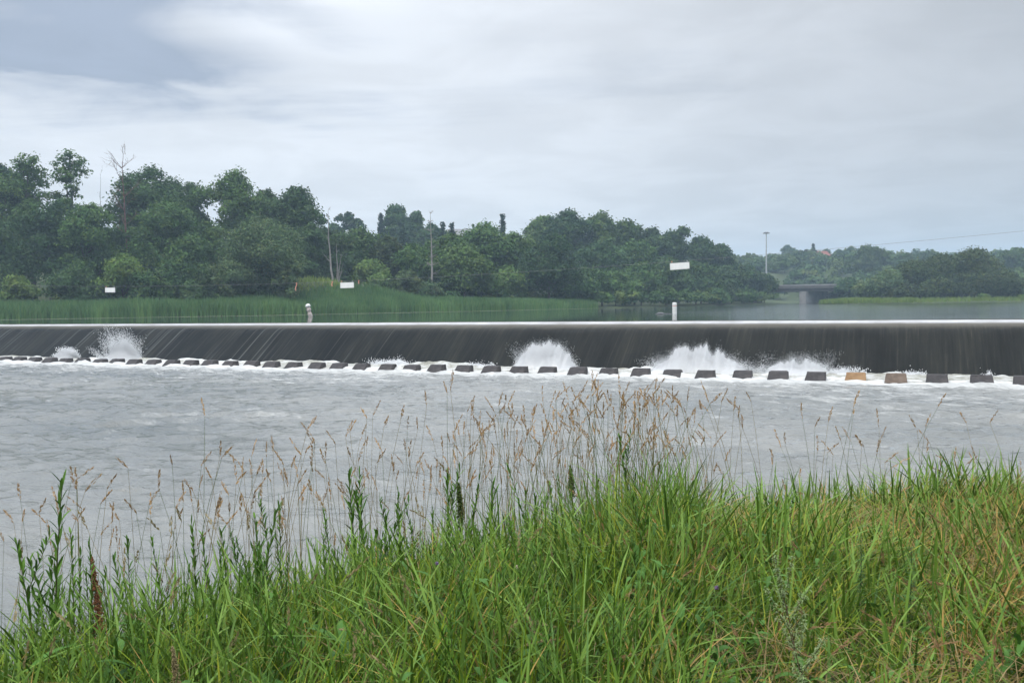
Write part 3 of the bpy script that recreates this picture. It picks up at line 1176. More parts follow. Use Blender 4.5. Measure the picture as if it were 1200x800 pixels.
def crown_points(r, kind, H, W, base):
    """clump centres of a crown: envelope -> lobes -> clumps. returns centres, outward dirs, clump radius"""
    cz = (H + base) / 2
    ch = (H - base) / 2
    nl = {'round': 20, 'airy': 26, 'willow': 24, 'shrub': 12, 'poplar': 16, 'spread': 24}[kind]
    lob = []
    for i in range(nl):
        for _ in range(20):
            v = r.uniform(-1, 1, 3)
            if np.linalg.norm(v) < 1: break
        q = .74 if kind != 'airy' else .86
        qz = .90
        # egg-shaped: wider below the middle
        zz = v[2] * qz
        wid = (1 - .28 * max(zz, 0)) if kind != 'poplar' else 1
        tapr = math.sqrt(max(1 - (abs(zz) * .86) ** 2.6, .08)) / math.sqrt(max(1 - v[2] ** 2, .2))
        tapr = min(tapr, 1.25)
        c = np.array([v[0] * W * q * wid * tapr, v[1] * W * q * wid * .9 * tapr, cz + zz * (ch - W * .22)])
        rad = W * r.uniform(.30, .46) * (.62 if kind == 'airy' else 1)
        if kind == 'poplar': rad = W * r.uniform(.4, .6)
        rad = min(rad, ch * .75)
        lob.append((c, rad))
    # a leader at the top so the crown reaches its height
    for dz_, sp_, rr_ in ((.32, .12, .32), (.62, .30, .40), (.62, .30, .38), (.95, .4, .44), (.95, .4, .44), (1.3, .4, .46)):
        if dz_ * W < 1.7 * ch:
            lob.append((np.array([r.normal(0, W * sp_), r.normal(0, W * sp_), H - W * dz_]), min(W * rr_, ch * .7)))
    C, Nn, Rr = [], [], []
    for c, rad in lob:
        nc = max(8, int((34 if kind != 'airy' else 16) * (rad / 2.0) ** 1.3))
        nc = min(nc, 60)
        d = unit(nc, r)
        d[:, 2] = np.where(d[:, 2] < -.35, -d[:, 2] * .6, d[:, 2])
        q = r.uniform(.62, 1.05, nc)
        C.append(c + d * (rad * q)[:, None] * np.array([1, 1, .85]))
        Nn.append(d)
        Rr.append(np.full(nc, rad * r.uniform(.22, .34)))
    return lob, np.concatenate(C), np.concatenate(Nn), np.concatenate(Rr)


def make_tree(name, px, top, hw, Y, kind, mname, label, seed, base=None, group=TW, dens=1.0, bark='bark', lsize=None, cat='tree', dx=0.0):
    r = np.random.default_rng(seed)
    b = gpt(px, Y)
    tp = at(px, top, Y)
    H = max(tp.z - b[2], 1.2)
    W = hw / F * Y
    if base is None:
        base = .10 * H if kind in ('round', 'willow', 'poplar') else (.22 * H if kind == 'airy' else 0.0)
    e = empty(name, b)
    lob, C, Nn, Rr = crown_points(r, kind, H, W, base)
    mb = MB()
    ls = lsize or (.0018 * Y * (.8 if kind == 'willow' else 1.0))
    # leaves per clump
    k = 24 if kind != 'airy' else 20
    k = int(k * dens)
    cen = np.repeat(C, k, 0) + r.normal(0, 1, (len(C) * k, 3)) * np.repeat(Rr, k)[:, None] * np.array([1, 1, .8])
    nor = np.repeat(Nn, k, 0) * .8 + unit(len(cen), r) * .9 + np.array([0, 0, .55])
    if kind == 'willow':
        cen[:, 2] -= np.abs(r.normal(0, .35, len(cen)))
    ok = cen[:, 2] > .05
    cen, nor = cen[ok], nor[ok]
    lt = np.repeat(r.uniform(-.25, .25, 400), 1)
    ct = np.repeat(np.clip(r.uniform(0, 1, len(C)) + lt[(np.round(C[:, 0] / 2.2) * 7 + np.round(C[:, 2] / 2.2) * 13).astype(int) % 400], 0, 1), k)[ok]
    hue = np.repeat(r.uniform(0, 1, len(C)) ** 3, k)[ok]
    own = r.uniform(-.22, .22)
    hue = np.clip(hue + r.choice([0, 0, .15, .3]), 0, 1)
    tint = np.clip(ct * .6 + own + r.uniform(0, .4, len(cen)), 0, 1)
    leaves(mb, cen, nor, ls * r.uniform(.65, 1.35, len(cen)), .55, np.stack([tint, hue * .6, tint], 1), r)
    mb.build('crown', M[mname], e)
    mb = MB()
    th = H * (.62 if kind != 'shrub' else .4)
    tr = max(.05, H * .016)
    q = np.linspace(0, 1, 9)
    bend = r.normal(0, .02 * H, 2)
    tp_ = np.stack([bend[0] * q ** 2, bend[1] * q ** 2, th * q - .3 * (q == 0)], 1)
    tube(mb, tp_, tr * (1.15 - .85 * q), 8)
    for c, rad in lob[::2]:
        s0 = tp_[int(r.integers(3, 8))]
        mid = (s0 + c) / 2 + np.array([0, 0, -.05 * H])
        tube(mb, [s0, mid, c], [tr * .42, tr * .28, tr * .10], 5)
    mb.build('trunk', M[bark], e, smooth=True)
    return tag(e, label, cat, group)


def make_spruce(px, top, hw, Y, label, seed, group='conifers on the hill', mname='needle', name='conifer', gap=1.0):
    r = np.random.default_rng(seed)
    b = gpt(px, Y)
    H = max(at(px, top, Y).z - b[2], 2)
    W = max(hw / F * Y, 2.3)
    e = empty(name, b)
    mb = MB()
    nt_ = int(max(26, H * 2.2) * gap)
    for i in range(nt_):
        q = (i + r.uniform(0, .8)) / nt_
        z = H * (.08 + .92 * q)
        rad = W * (1 - q) ** .85 * r.uniform(.65, 1.15) + .05 * W
        nb = max(5, int(11 * (1 - q) + 4))
        for a in r.uniform(0, 6.283, nb):
            n = max(5, int(14 * (1 - q) + 4))
            u_ = r.uniform(.1, 1, n)
            c = np.stack([np.cos(a) * u_ * rad, np.sin(a) * u_ * rad, z - u_ * rad * .28 + r.normal(0, .10, n)], 1)
            c += r.normal(0, .10 * W + .03, (n, 3)) * np.array([1, 1, .5])
            t = np.clip(r.uniform(0, 1) * .5 + r.uniform(0, .5, n), 0, 1)
            leaves(mb, c, unit(n, r) + np.array([0, 0, .8]), .0017 * Y * r.uniform(.7, 1.3, n), .5, np.stack([t, t * 0, t], 1), r)
    mb.build('crown', M[mname], e)
    mb = MB()
    tube(mb, [(0, 0, -.3), (0, 0, H * .5), (0, 0, H * .99)], [H * .014, H * .008, .02], 7)
    mb.build('trunk', M['bark'], e)
    return tag(e, label, 'tree', group)


def make_bare(name, px, top, Y, label, seed, mname, spread=.5, nb=14, lean=0.0, base_py=None, r0=None, up=.6, fork=None):
    r = np.random.default_rng(seed)
    b = gpt(px, Y)
    H = at(px, top, Y).z - b[2]
    mb = MB()
    r0 = r0 or H * .012

    def stem(x0, hh, rad, ln):
        q = np.linspace(0, 1, 12)
        wob = np.cumsum(r.normal(0, .006 * hh, (12, 2)), 0)
        pts = np.stack([x0[0] + wob[:, 0] + ln * hh * q, x0[1] + wob[:, 1], x0[2] + hh * q], 1)
        tube(mb, pts, rad * (1.1 - .98 * q), 7)
        return pts
    stems = [stem(np.array([0, 0, -.3]), H + .3, r0, lean)]
    if fork:
        for fh, fl, fq in fork:
            i0 = int(fq * 11)
            stems.append(stem(stems[0][i0], H * fh, r0 * .6, fl))

    def twig(p0, d, ln, rad, lev):
        n = 5
        q = np.linspace(0, 1, n)
        d = d / np.linalg.norm(d)
        pts = p0 + d * (q * ln)[:, None] + np.cumsum(r.normal(0, .03 * ln, (n, 3)), 0) + np.array([0, 0, .12 * ln]) * (q ** 2)[:, None]
        tube(mb, pts, rad * (1 - .85 * q), 4)
        if lev > 0:
            for _ in range(4):
                i_ = int(r.integers(1, n))
                twig(pts[i_], d + r.normal(0, .55, 3) + np.array([0, 0, .2]), ln * r.uniform(.3, .55), rad * .5, lev - 1)
    for pts in stems:
        for _ in range(nb):
            i0 = int(r.integers(4, 12))
            a = r.uniform(0, 6.283)
            twig(pts[i0], np.array([math.cos(a), math.sin(a), up]), H * spread * r.uniform(.12, .3) * (1.3 - i0 / 14), max(r0 * .22, .02), 2)
    o = mb.build(name, M[mname], loc=b)
    return tag(o, label, 'dead tree', 'dead trees of the wooded left bank')


T_ = make_tree
sd = 100
rows = [
    # px, top, half width px, Y, kind, leaf, label
    (-32, 186, 40, 152, 'round', 'leaf_dark', 'tall dark tree cut by the left edge of the view'),
    (42, 178, 38, 146, 'airy', 'leaf', 'tall airy leafy tree with sky showing through, near the left edge'),
    (92, 177, 27, 148, 'airy', 'leaf', 'tall slender airy tree standing left of the dead red twigged tree'),
    (8, 190, 34, 154, 'round', 'leaf_dark', 'dark leafy tree tucked between left edge and the airy tree'),
    (62, 232, 42, 142, 'round', 'leaf_dark', 'dark dense tree below the two airy crowns'),
    (108, 238, 34, 140, 'round', 'leaf', 'medium green tree below the slender airy tree'),
    (14, 258, 44, 136, 'round', 'leaf_dark', 'broad dark tree low at the left edge behind the reeds'),
    (146, 262, 30, 146, 'round', 'leaf_dark', 'dark tree at the foot of the dead red twigged tree'),
    (184, 194, 42, 156, 'round', 'leaf_dark', 'tall domed dark tree right of the dead red twigged tree'),
    (222, 214, 25, 158, 'round', 'leaf_dark', 'dark shoulder tree on the right of the tall domed tree'),
    (206, 234, 44, 142, 'round', 'leaf', 'broad mid green tree in front of the tall domed tree'),
    (246, 258, 26, 146, 'round', 'leaf', 'mid green tree filling the dip left of the round willow'),
    (286, 199, 34, 156, 'round', 'leaf', 'tall mid green tree rising directly behind the round willow'),
    (322, 222, 30, 160, 'round', 'leaf_dark', 'dark tree between two tall crowns behind the round willow'),
    (350, 218, 34, 158, 'round', 'leaf_dark', 'dense dark tree behind the right shoulder of the round willow'),
    (366, 262, 24, 152, 'round', 'leaf_dark', 'dark tree edge sloping down to the open gap in the skyline'),
    (308, 250, 52, 134, 'willow', 'leaf_willow', 'large rounded grey green willow on the bank by the grassy slope'),
    (272, 300, 25, 129, 'willow', 'leaf_willow', 'small round bush at the left foot of the large willow'),
    (342, 300, 20, 131, 'shrub', 'leaf_willow', 'grey green shrub at the right foot of the large willow'),
    (146, 296, 30, 129, 'shrub', 'leaf_light', 'pale yellow green shrub above the smallest white sign'),
    (212, 302, 30, 131, 'shrub', 'leaf', 'leafy shrub halfway between pale shrub and willow'),
    (22, 322, 24, 124, 'shrub', 'leaf_light', 'light green shrub poking over the reeds at the left'),
    (86, 312, 34, 127, 'shrub', 'leaf_dark', 'dark shrub behind the reeds below the slender airy tree'),
    (182, 316, 24, 127, 'shrub', 'leaf', 'low green shrub right of the pale shrub'),
    (240, 322, 24, 127, 'shrub', 'leaf_dark', 'low dark shrub left of the small round bush'),
    # middle of the bank
    (386, 266, 28, 170, 'round', 'leaf_dark', 'dark tree behind the bare pale trunks'),
    (424, 266, 34, 172, 'round', 'leaf', 'leafy tree behind the white sign by the grassy slope'),
    (458, 276, 24, 170, 'round', 'leaf_bronze', 'brownish green tree left of the round light green tree'),
    (440, 302, 24, 160, 'round', 'leaf_light', 'small light green tree above the right end of the grassy slope'),
    (400, 300, 24, 164, 'round', 'leaf_dark', 'dark understorey tree at the top of the grassy slope'),
    (484, 286, 22, 158, 'round', 'leaf', 'mid green tree left of the standing dead trunk'),
    (480, 316, 20, 150, 'shrub', 'leaf_willow', 'round grey green bush at the edge of the reeds'),
    (452, 328, 18, 150, 'shrub', 'leaf_dark', 'dark bush right of the white sign by the slope'),
    (502, 330, 18, 151, 'shrub', 'leaf_willow', 'small round bush just left of the standing dead trunk'),
    (526, 274, 30, 162, 'round', 'leaf', 'tree with soft crown behind the standing dead trunk'),
    (545, 288, 36, 158, 'round', 'leaf', 'broad green tree right of the standing dead trunk'),
    (570, 261, 34, 176, 'round', 'leaf', 'taller tree behind the broad tree right of the dead trunk'),
    (604, 272, 24, 178, 'round', 'leaf', 'green tree left of the big dark rounded tree'),
    (596, 312, 22, 168, 'round', 'leaf_light', 'small light tree at the left foot of the big dark tree'),
    (644, 272, 38, 172, 'round', 'leaf_dark', 'big dark rounded tree in the centre of the far bank'),
    (672, 316, 26, 175, 'round', 'leaf', 'bushy tree overlapping the right foot of the big dark tree'),
    # the higher wood behind
    (636, 252, 22, 232, 'round', 'leaf', 'leftmost crown on top of the domed wood behind'),
    (668, 246, 28, 228, 'round', 'leaf_dark', 'highest dark crown of the domed wood behind'),
    (702, 250, 28, 232, 'round', 'leaf', 'wide crown right of the highest crown of the domed wood'),
    (736, 257, 26, 238, 'round', 'leaf', 'rounded crown on the right slope of the domed wood'),
    (768, 266, 24, 240, 'round', 'leaf_dark', 'dark crown where the domed wood starts to fall'),
    (796, 266, 22, 248, 'round', 'leaf_dark', 'dark crown above the largest white sign'),
    (706, 282, 34, 205, 'round', 'leaf_dark', 'dark tree below the middle of the domed wood'),
    (744, 280, 30, 214, 'round', 'leaf', 'light topped tree below the right slope of the domed wood'),
    (690, 312, 24, 186, 'round', 'leaf', 'bushy waterside tree beside the end of the reeds'),
    (722, 318, 26, 190, 'round', 'leaf', 'round waterside tree beyond the end of the reeds'),
    (752, 308, 26, 200, 'round', 'leaf', 'waterside tree below and left of the largest white sign'),
    (782, 300, 28, 213, 'round', 'leaf_dark', 'dark waterside tree directly behind the largest white sign'),
    (822, 276, 24, 250, 'round', 'leaf_dark', 'dark crown at the right of the largest white sign'),
    (846, 286, 20, 254, 'round', 'leaf_dark', 'dark crown near the right end of the wooded bank'),
    (816, 306, 28, 225, 'round', 'leaf', 'leafy waterside tree under the right end of the wood'),
    (850, 312, 24, 236, 'round', 'leaf_dark', 'dark waterside tree near the tall light mast'),
    (876, 310, 20, 250, 'round', 'leaf_dark', 'dark tree left of the base of the light mast'),
    (896, 322, 16, 254, 'round', 'leaf', 'small tree beside the left end of the bridge'),
    (780, 336, 16, 200, 'shrub', 'leaf', 'low bush at the waterline behind the white buoy'),
    (836, 338, 18, 220, 'shrub', 'leaf', 'low waterline bush right of the white buoy'),
    (872, 338, 16, 234, 'shrub', 'leaf', 'low waterline bush left of the bridge'),
]
for i_, (px, top, hw, Y, kind, ml, lab) in enumerate(rows):
    nm = {'shrub': 'shrub', 'willow': 'willow_tree'}.get(kind, 'broadleaf_tree')
    T_(nm, px, top, hw, Y, kind, ml, lab, 200 + i_, dens=1.15 if kind == 'willow' else 1.0, cat='shrub' if kind == 'shrub' else 'tree')

HB = 'hazy trees on the hill behind the left bank'
hazy = [
    (392, 262, 14, 268, 'round', 'small hazy tree in the skyline gap, left of the airy one'),
    (414, 248, 15, 262, 'airy', 'hazy airy tree standing alone in the skyline gap'),
    (466, 241, 13, 268, 'poplar', 'tall hazy tree, highest of the clump on the hilltop'),
    (490, 247, 15, 270, 'round', 'hazy tree right of the highest one of the hilltop clump'),
    (508, 262, 16, 262, 'round', 'low hazy tree at the right side of the hilltop clump'),
    (478, 262, 18, 255, 'round', 'hazy tree at the foot of the hilltop clump'),
]
for i_, (px, top, hw, Y, kind, lab) in enumerate(hazy):
    T_('broadleaf_tree', px, top, hw, Y, kind, 'leaf_dark', lab, 400 + i_, group=HB)
for i_, (px, top, hw, Y, lab) in enumerate([
    (449, 250, 7, 262, 'pointed hazy spruce at the left side of the hilltop clump'),
    (521, 260, 5, 240, 'left one of two small spruces behind the dead trunk'),
    (532, 261, 5, 240, 'right one of two small spruces behind the dead trunk'),
    (591, 251, 6, 235, 'slim dark spruce standing up above the middle of the wood'),
    (474, 268, 6, 215, 'dark spruce below the hilltop clump'),
]):
    make_spruce(px, top, hw, Y, lab, 430 + i_)

make_bare('dead_tree', 150, 180, 144, 'dead tree with bare red brown twigs rising above the left wood', 1, 'red_bark', spread=.80, nb=22, up=.8, r0=.24)
make_bare('dead_tree', 122, 205, 146, 'thin bare grey tree left of the dead red twigged tree', 2, 'bark', spread=.4, nb=8, up=1.4, r0=.10)
make_bare('dead_tree', 391, 246, 150, 'leaning bare pale trunk at the top of the grassy slope', 3, 'pale_bark', spread=.3, nb=6, lean=-.03, r0=.20, up=1.2)
make_bare('dead_tree', 397, 285, 152, 'forked bare pale trunk right of the leaning one', 4, 'pale_bark', spread=.35, nb=5, lean=.03, r0=.18, up=1.3, fork=[(.5, .16, .35), (.4, .25, .25)])
make_bare('dead_tree', 507, 250, 152, 'tall standing dead trunk with tufted broken top beside the reeds', 5, 'pale_bark', spread=.34, nb=26, lean=.012, r0=.24, up=.25)

# --------------------------------------------------------------- the willows of the point and trees by the bridge
SP = 'willows on the low point at right'
for i_, (px, top, hw, Y, kind, ml, lab) in enumerate([
    (1142, 290, 32, 212, 'willow', 'leaf_bronze', 'tallest bronze green willow on the point at the right'),
    (1106, 294, 28, 214, 'willow', 'leaf_bronze', 'willow left of the tallest one on the point'),
    (1072, 306, 28, 214, 'willow', 'leaf_bronze', 'willow in the middle of the row on the point'),
    (1042, 316, 24, 214, 'willow', 'leaf_willow', 'lower willow at the left of the row on the point'),
    (1018, 328, 18, 216, 'shrub', 'leaf_willow', 'small grey bush at the left end of the willow row'),
    (1128, 322, 26, 206, 'willow', 'leaf_bronze', 'rounded willow in front of the tallest one at the water'),
    (1096, 326, 24, 208, 'shrub', 'leaf_bronze', 'bushy willow hanging over the water mid row'),
    (1166, 316, 26, 205, 'willow', 'leaf_bronze', 'broad round willow at the right end of the point'),
    (1188, 330, 14, 206, 'shrub', 'leaf_willow', 'small willow bush beside the broad round willow'),
    (1060, 334, 22, 209, 'shrub', 'leaf_bronze', 'low willow bush behind the pale marsh grass'),
    (1152, 345, 9, 199, 'shrub', 'leaf_light', 'bright green little bush at the waterline under the willows'),
    (1199, 346, 12, 198, 'shrub', 'leaf_light', 'bright green little bush at the right edge of the view'),
]):
    T_('shrub' if kind == 'shrub' else 'willow_tree', px, top, hw, Y, kind, ml, lab, 500 + i_, group=SP, dens=1.2, cat='shrub' if kind == 'shrub' else 'tree')
for i_, (px, top, hw, Y, kind, ml, lab) in enumerate([
    (996, 325, 15, 250, 'round', 'leaf_dark', 'dark tree hiding the right end of the bridge'),
    (1012, 332, 12, 240, 'round', 'leaf_dark', 'small dark tree between bridge and willow row'),
    (980, 340, 8, 262, 'shrub', 'leaf_dark', 'small dark bush under the right end of the bridge'),
    (1018, 290, 17, 360, 'round', 'leaf_far', 'dark hazy tree standing up behind the willow row'),
    (1000, 298, 10, 365, 'round', 'leaf_far', 'small hazy tree left of the dark hazy tree'),
    (1062, 297, 14, 380, 'round', 'leaf_far', 'low hazy tree behind the middle of the willow row'),
    (1088, 295, 13, 382, 'round', 'leaf_far', 'hazy tree behind the left shoulder of the tall willows'),
    (1188, 290, 16, 330, 'round', 'leaf_far', 'hazy tree behind the right end of the point'),
    (1212, 292, 16, 328, 'round', 'leaf_far', 'hazy tree cut by the right edge of the view'),
    (920, 300, 10, 400, 'round', 'leaf_far', 'hazy tree right of the light mast'),
    (938, 294, 10, 410, 'round', 'leaf_far', 'hazy tree above the middle of the bridge'),
    (924, 288, 9, 520, 'round', 'leaf_far', 'pale far crown on the skyline right of the light mast'),
    (984, 304, 12, 400, 'round', 'leaf_far', 'hazy tree in front of the long grey roof'),
    (966, 301, 11, 430, 'round', 'leaf_far', 'hazy tree directly under the red roof'),
    (953, 303, 9, 420, 'round', 'leaf_far', 'hazy tree left of the red roof, under the thin spruce'),
    (906, 306, 10, 400, 'round', 'leaf_far', 'hazy tree at the right of the mast pole'),
]):
    T_('broadleaf_tree' if kind != 'shrub' else 'shrub', px, top, hw, Y, kind, ml, lab, 540 + i_, group='trees around the bridge', cat='shrub' if kind == 'shrub' else 'tree')
make_spruce(953.5, 286, 6, 430, 'thin sparse spruce on the skyline left of the red roof', 560, 'trees around the bridge', gap=.6)
make_spruce(944, 293, 4, 425, 'small spruce left of the thin skyline spruce', 561, 'trees around the bridge')


# ------------------------------------------------------------------ woods in the distance, thicket (nobody could count them)
def woods(name, pts, label, mname, seed, hw=(3, 6), ht=(7, 12), k=260, ls=.9):
    r = np.random.default_rng(seed)
    mb = MB()
    for x, y in pts:
        z = float(gz(x, y))
        H = r.uniform(*ht)
        W = r.uniform(*hw)
        nl = 7
        lc = unit(nl, r) * r.uniform(.2, .7, (nl, 1)) * np.array([W, W, H * .42]) + np.array([x, y, z + H * .52])
        li = r.integers(0, nl, k)
        d = unit(k, r)
        d[:, 2] = np.where(d[:, 2] < -.3, -d[:, 2] * .5, d[:, 2])
        c = lc[li] + d * (W * .45 * r.uniform(.5, 1.1, k))[:, None]
        hue0 = r.uniform(0, 1)
        t = np.clip(hue0 * .5 + r.uniform(0, .5, k), 0, 1)
        leaves(mb, c, d * .8 + unit(k, r) * .8 + np.array([0, 0, .5]), ls * r.uniform(.6, 1.3, k), .6, np.stack([t, np.full(k, hue0 ** 3), t], 1), r)
    o = mb.build(name, M[mname])
    return tag(o, label, 'woodland', kind='stuff')


r = np.random.default_rng(77)
pts = []
while len(pts) < 700:
    Y = 285 + 340 * r.uniform(0, 1) ** 1.5
    px = r.uniform(780, 1300)
    x = (px - 600) / F * Y
    if inside(np.array(x), np.array(Y), POND_POLY) or seg_dist(x, Y, LS) < 8 or seg_dist(x, Y, RS) < 8: continue
    pts.append((x, Y))
woods('distant_wood', pts, 'hazy wooded slope rising behind the bridge and the point', 'leaf_far', 78, ht=(6, 10), ls=1.0)
pts = []
for _ in range(420):
    Y = r.uniform(640, 1050)
    px = r.uniform(700, 1350)
    pts.append(((px - 600) / F * Y, Y))
woods('far_hill_wood', pts, 'pale blue wooded hills on the horizon', 'leaf_far', 79, hw=(6, 11), ht=(8, 13), k=120, ls=2.6)
pts = []
while len(pts) < 360:
    Y = r.uniform(150, 330)
    px = r.uniform(-150, 900)
    x = (px - 600) / F * Y
    dl = float(seg_dist(x, Y, LS))
    if inside(np.array(x), np.array(Y), POND_POLY) or dl < 10: continue
    if 320 < px < 500 and Y < 168: continue
    pts.append((x, Y))
woods('understorey', pts, 'dim undergrowth filling the wood between the trunks', 'leaf_dark', 80, hw=(2.5, 4), ht=(4, 7.5), k=240, ls=.5)
r2_ = np.random.default_rng(9)
pts = [((px_ - 600) / F * y_, y_) for px_, y_ in zip(r2_.uniform(-260, -75, 40), r2_.uniform(136, 165, 40))]
woods('outer_wood', pts, 'tall wood continuing beyond the left edge of the view', 'leaf_dark', 82, hw=(4, 6), ht=(13, 23), k=420, ls=.5)
pts = []
for _ in range(230):
    q = r.uniform(0, 1)
    i0 = int(r.integers(1, 7))
    p0, p1 = LS[i0], LS[i0 + 1]
    p = p0 + (p1 - p0) * q
    d = (p1 - p0) / np.linalg.norm(p1 - p0)
    nrm_ = np.array([-d[1], d[0]])
    off = r.uniform(1.0, 5) if i0 >= 5 else r.uniform(8, 15)
    x, y = p + nrm_ * off
    pxx = 600 + x / y * F
    if 335 < pxx < 500 : continue
    pts.append((x, y))
woods('bank_thicket', pts, 'low tangled thicket along the foot of the wooded bank', 'leaf', 81, hw=(1.6, 2.8), ht=(2.2, 4.2), k=150, ls=.42)


# ------------------------------------------------------------------ reeds, marsh grass, meadow
def blades(mb, base, h, w, lean_dir, bend, tilt, col, r, seg=4, taper=1.4, face=None):
    """vectorised grass blades"""
    n = len(base)
    q = np.linspace(0, 1, seg + 1)
    ld = np.stack([np.cos(lean_dir), np.sin(lean_dir), np.zeros(n)], 1)
    sd_ = face if face is not None else lean_dir + np.pi / 2 + r.normal(0, .5, n)
    sv = np.stack([np.cos(sd_), np.sin(sd_), np.zeros(n)], 1)
    h_ = h[:, None]
    up = h_ * (q[None] - .30 * bend[:, None] * q[None] ** 2.2)
    out = h_ * (tilt[:, None] * q[None] + .62 * bend[:, None] * q[None] ** 2)
    c = base[:, None] + ld[:, None] * out[..., None]
    c[..., 2] += up
    ww = (w[:, None] * (.55 + .9 * q[None]) * (1 - q[None] ** 2.2) ** (1 / taper))[..., None] * .5
    a = c - sv[:, None] * ww
    b = c + sv[:, None] * ww
    v = np.stack([a, b], 2).reshape(-1, 3)
    k = np.arange(seg)[None] * 2
    i0 = np.arange(n)[:, None] * (seg + 1) * 2 + k
    f = np.stack([i0, i0 + 1, i0 + 3, i0 + 2], -1).reshape(-1, 4)
    mb.add(v, f, np.repeat(col, (seg + 1) * 2, 0))


def strip_points(poly, i0, i1, n, d0, d1, r):
    seg = poly[i0:i1 + 1]
    ln = np.hypot(*np.diff(seg, axis=0).T)
    cum = np.concatenate([[0], np.cumsum(ln)])
    u_ = r.uniform(0, cum[-1], n)
    k = np.clip(np.searchsorted(cum, u_) - 1, 0, len(ln) - 1)
    q = (u_ - cum[k]) / ln[k]
    p = seg[k] + (seg[k + 1] - seg[k]) * q[:, None]
    d = (seg[k + 1] - seg[k]) / ln[k][:, None]
    nn = np.stack([-d[:, 1], d[:, 0]], 1)
    return p + nn * r.uniform(d0, d1, n)[:, None], u_ / cum[-1]


r = np.random.default_rng(90)
n = 42000
P2, u_ = strip_points(LS, 1, 5, n, -.8, 8.0, r)
keep = np.ones(n, bool)
edge = fbm(P2[:, 0], P2[:, 1], .10, 3)
z0 = np.maximum(gz(P2[:, 0], P2[:, 1]), POND - .1)
base = np.concatenate([P2, z0[:, None]], 1)
hh = (2.75 - .75 * u_) * r.uniform(.72, 1.08, n) * (.78 + .44 * edge)
t = np.clip(1.5 * (fbm(P2[:, 0], P2[:, 1], .35, 3) - .28) * r.uniform(0, 1, n) ** .6 + r.uniform(0, .25, n), 0, 1)
mb = MB()
blades(mb, base, hh, r.uniform(.06, .15, n), r.uniform(0, 6.28, n), r.uniform(0, .5, n), r.normal(0, .06, n), np.stack([t, r.uniform(0, .35, n), t], 1), r, seg=3,
       face=r.uniform(-.7, .7, n))
tag(mb.build('reed_bed', M['reed']), 'tall green reed bed along the left shore of the upper river', 'reeds', kind='stuff')
# pale scum line where the reeds meet the water
mb = MB()
pts, q = strip_points(LS, 1, 5, 1, 0, 0, r)
seg = LS[1:6]
cum = np.concatenate([[0], np.cumsum(np.hypot(*np.diff(seg, axis=0).T))])
uu = np.arange(0, cum[-1], .4)
ex = np.stack([np.interp(uu, cum, seg[:, 0]), np.interp(uu, cum, seg[:, 1])], 1)
d = np.gradient(ex, axis=0)
d /= np.linalg.norm(d, axis=1)[:, None]
nn = np.stack([-d[:, 1], d[:, 0]], 1)
jit = (fbm(uu, uu * 0, .15, 3) - .5)[:, None]
wv = (.9 + 1.6 * fbm(uu, uu * 0 + 5, .3, 3))[:, None]
a = ex - nn * (1.1 + jit * 1.2 + wv * .5)
b = ex - nn * (1.1 + jit * 1.2 - wv * .5)
v = np.stack([np.concatenate([a, np.full((len(a), 1), POND + .006)], 1), np.concatenate([b, np.full((len(b), 1), POND + .006)], 1)], 1).reshape(-1, 3)
i = np.arange(len(a) - 1) * 2
mb.add(v, np.stack([i, i + 1, i + 3, i + 2], 1))
M['scum'] = noise_mat('duckweed', [(.3, (.34, .38, .22)), (.7, (.60, .62, .46))], 1.5, .8, .2)
tag(mb.build('duckweed', M['scum']), 'thin pale line of duckweed along the foot of the reeds', 'duckweed', kind='stuff')

# grass on the knoll and the point
r = np.random.default_rng(91)
n = 16000
x = r.uniform(-58, -8, n)
y = r.uniform(122, 170, n)
dl = seg_dist(x, y, LS)
k = (dl > 5) & ~inside(x, y, POND_POLY)
x, y = x[k], y[k]
n = len(x)
base = np.stack([x, y, gz(x, y) - .05], 1)
cl = fbm(x, y, .22, 3)
t = np.clip(cl * .9 - .1 + r.uniform(0, .35, n), 0, 1)
mb = MB()
blades(mb, base, r.uniform(.5, 1.2, n) * (.5 + 1.1 * cl), r.uniform(.10, .26, n), r.uniform(0, 6.28, n), r.uniform(.2, 1, n), r.normal(0, .15, n), np.stack([t, r.uniform(0, .6, n), t], 1), r, seg=2, face=r.uniform(-.9, .9, n))
tag(mb.build('meadow_grass', M['tuft']), 'rough green grass on the open slope between willow and wood', 'grass', kind='stuff')
r = np.random.default_rng(92)
n = 14000
seg_ = RS
P2, u_ = strip_points(RS, 3, 7, n, -.4, 7, r)
ok = ((P2[:, 0] / P2[:, 1] < .47) | (r.uniform(0, 1, n) < .25)) & ~inside(P2[:, 0], P2[:, 1], POND_POLY) | (r.uniform(0, 1, n) < .05)
P2 = P2[ok]
n = len(P2)
base = np.concatenate([P2, np.maximum(gz(P2[:, 0], P2[:, 1]), POND - .1)[:, None]], 1)
t = np.clip(r.uniform(.2, 1, n), 0, 1)
mb = MB()
blades(mb, base, r.uniform(.6, 1.35, n), r.uniform(.10, .2, n), r.uniform(0, 6.28, n), r.uniform(.1, .8, n), r.normal(0, .1, n), np.stack([t * .7, r.uniform(.0, .5, n), t], 1), r, seg=2, face=r.uniform(-.8, .8, n))
tag(mb.build('marsh_grass', M['tuft']), 'pale yellow green marsh grass fringing the low point', 'grass', kind='stuff')

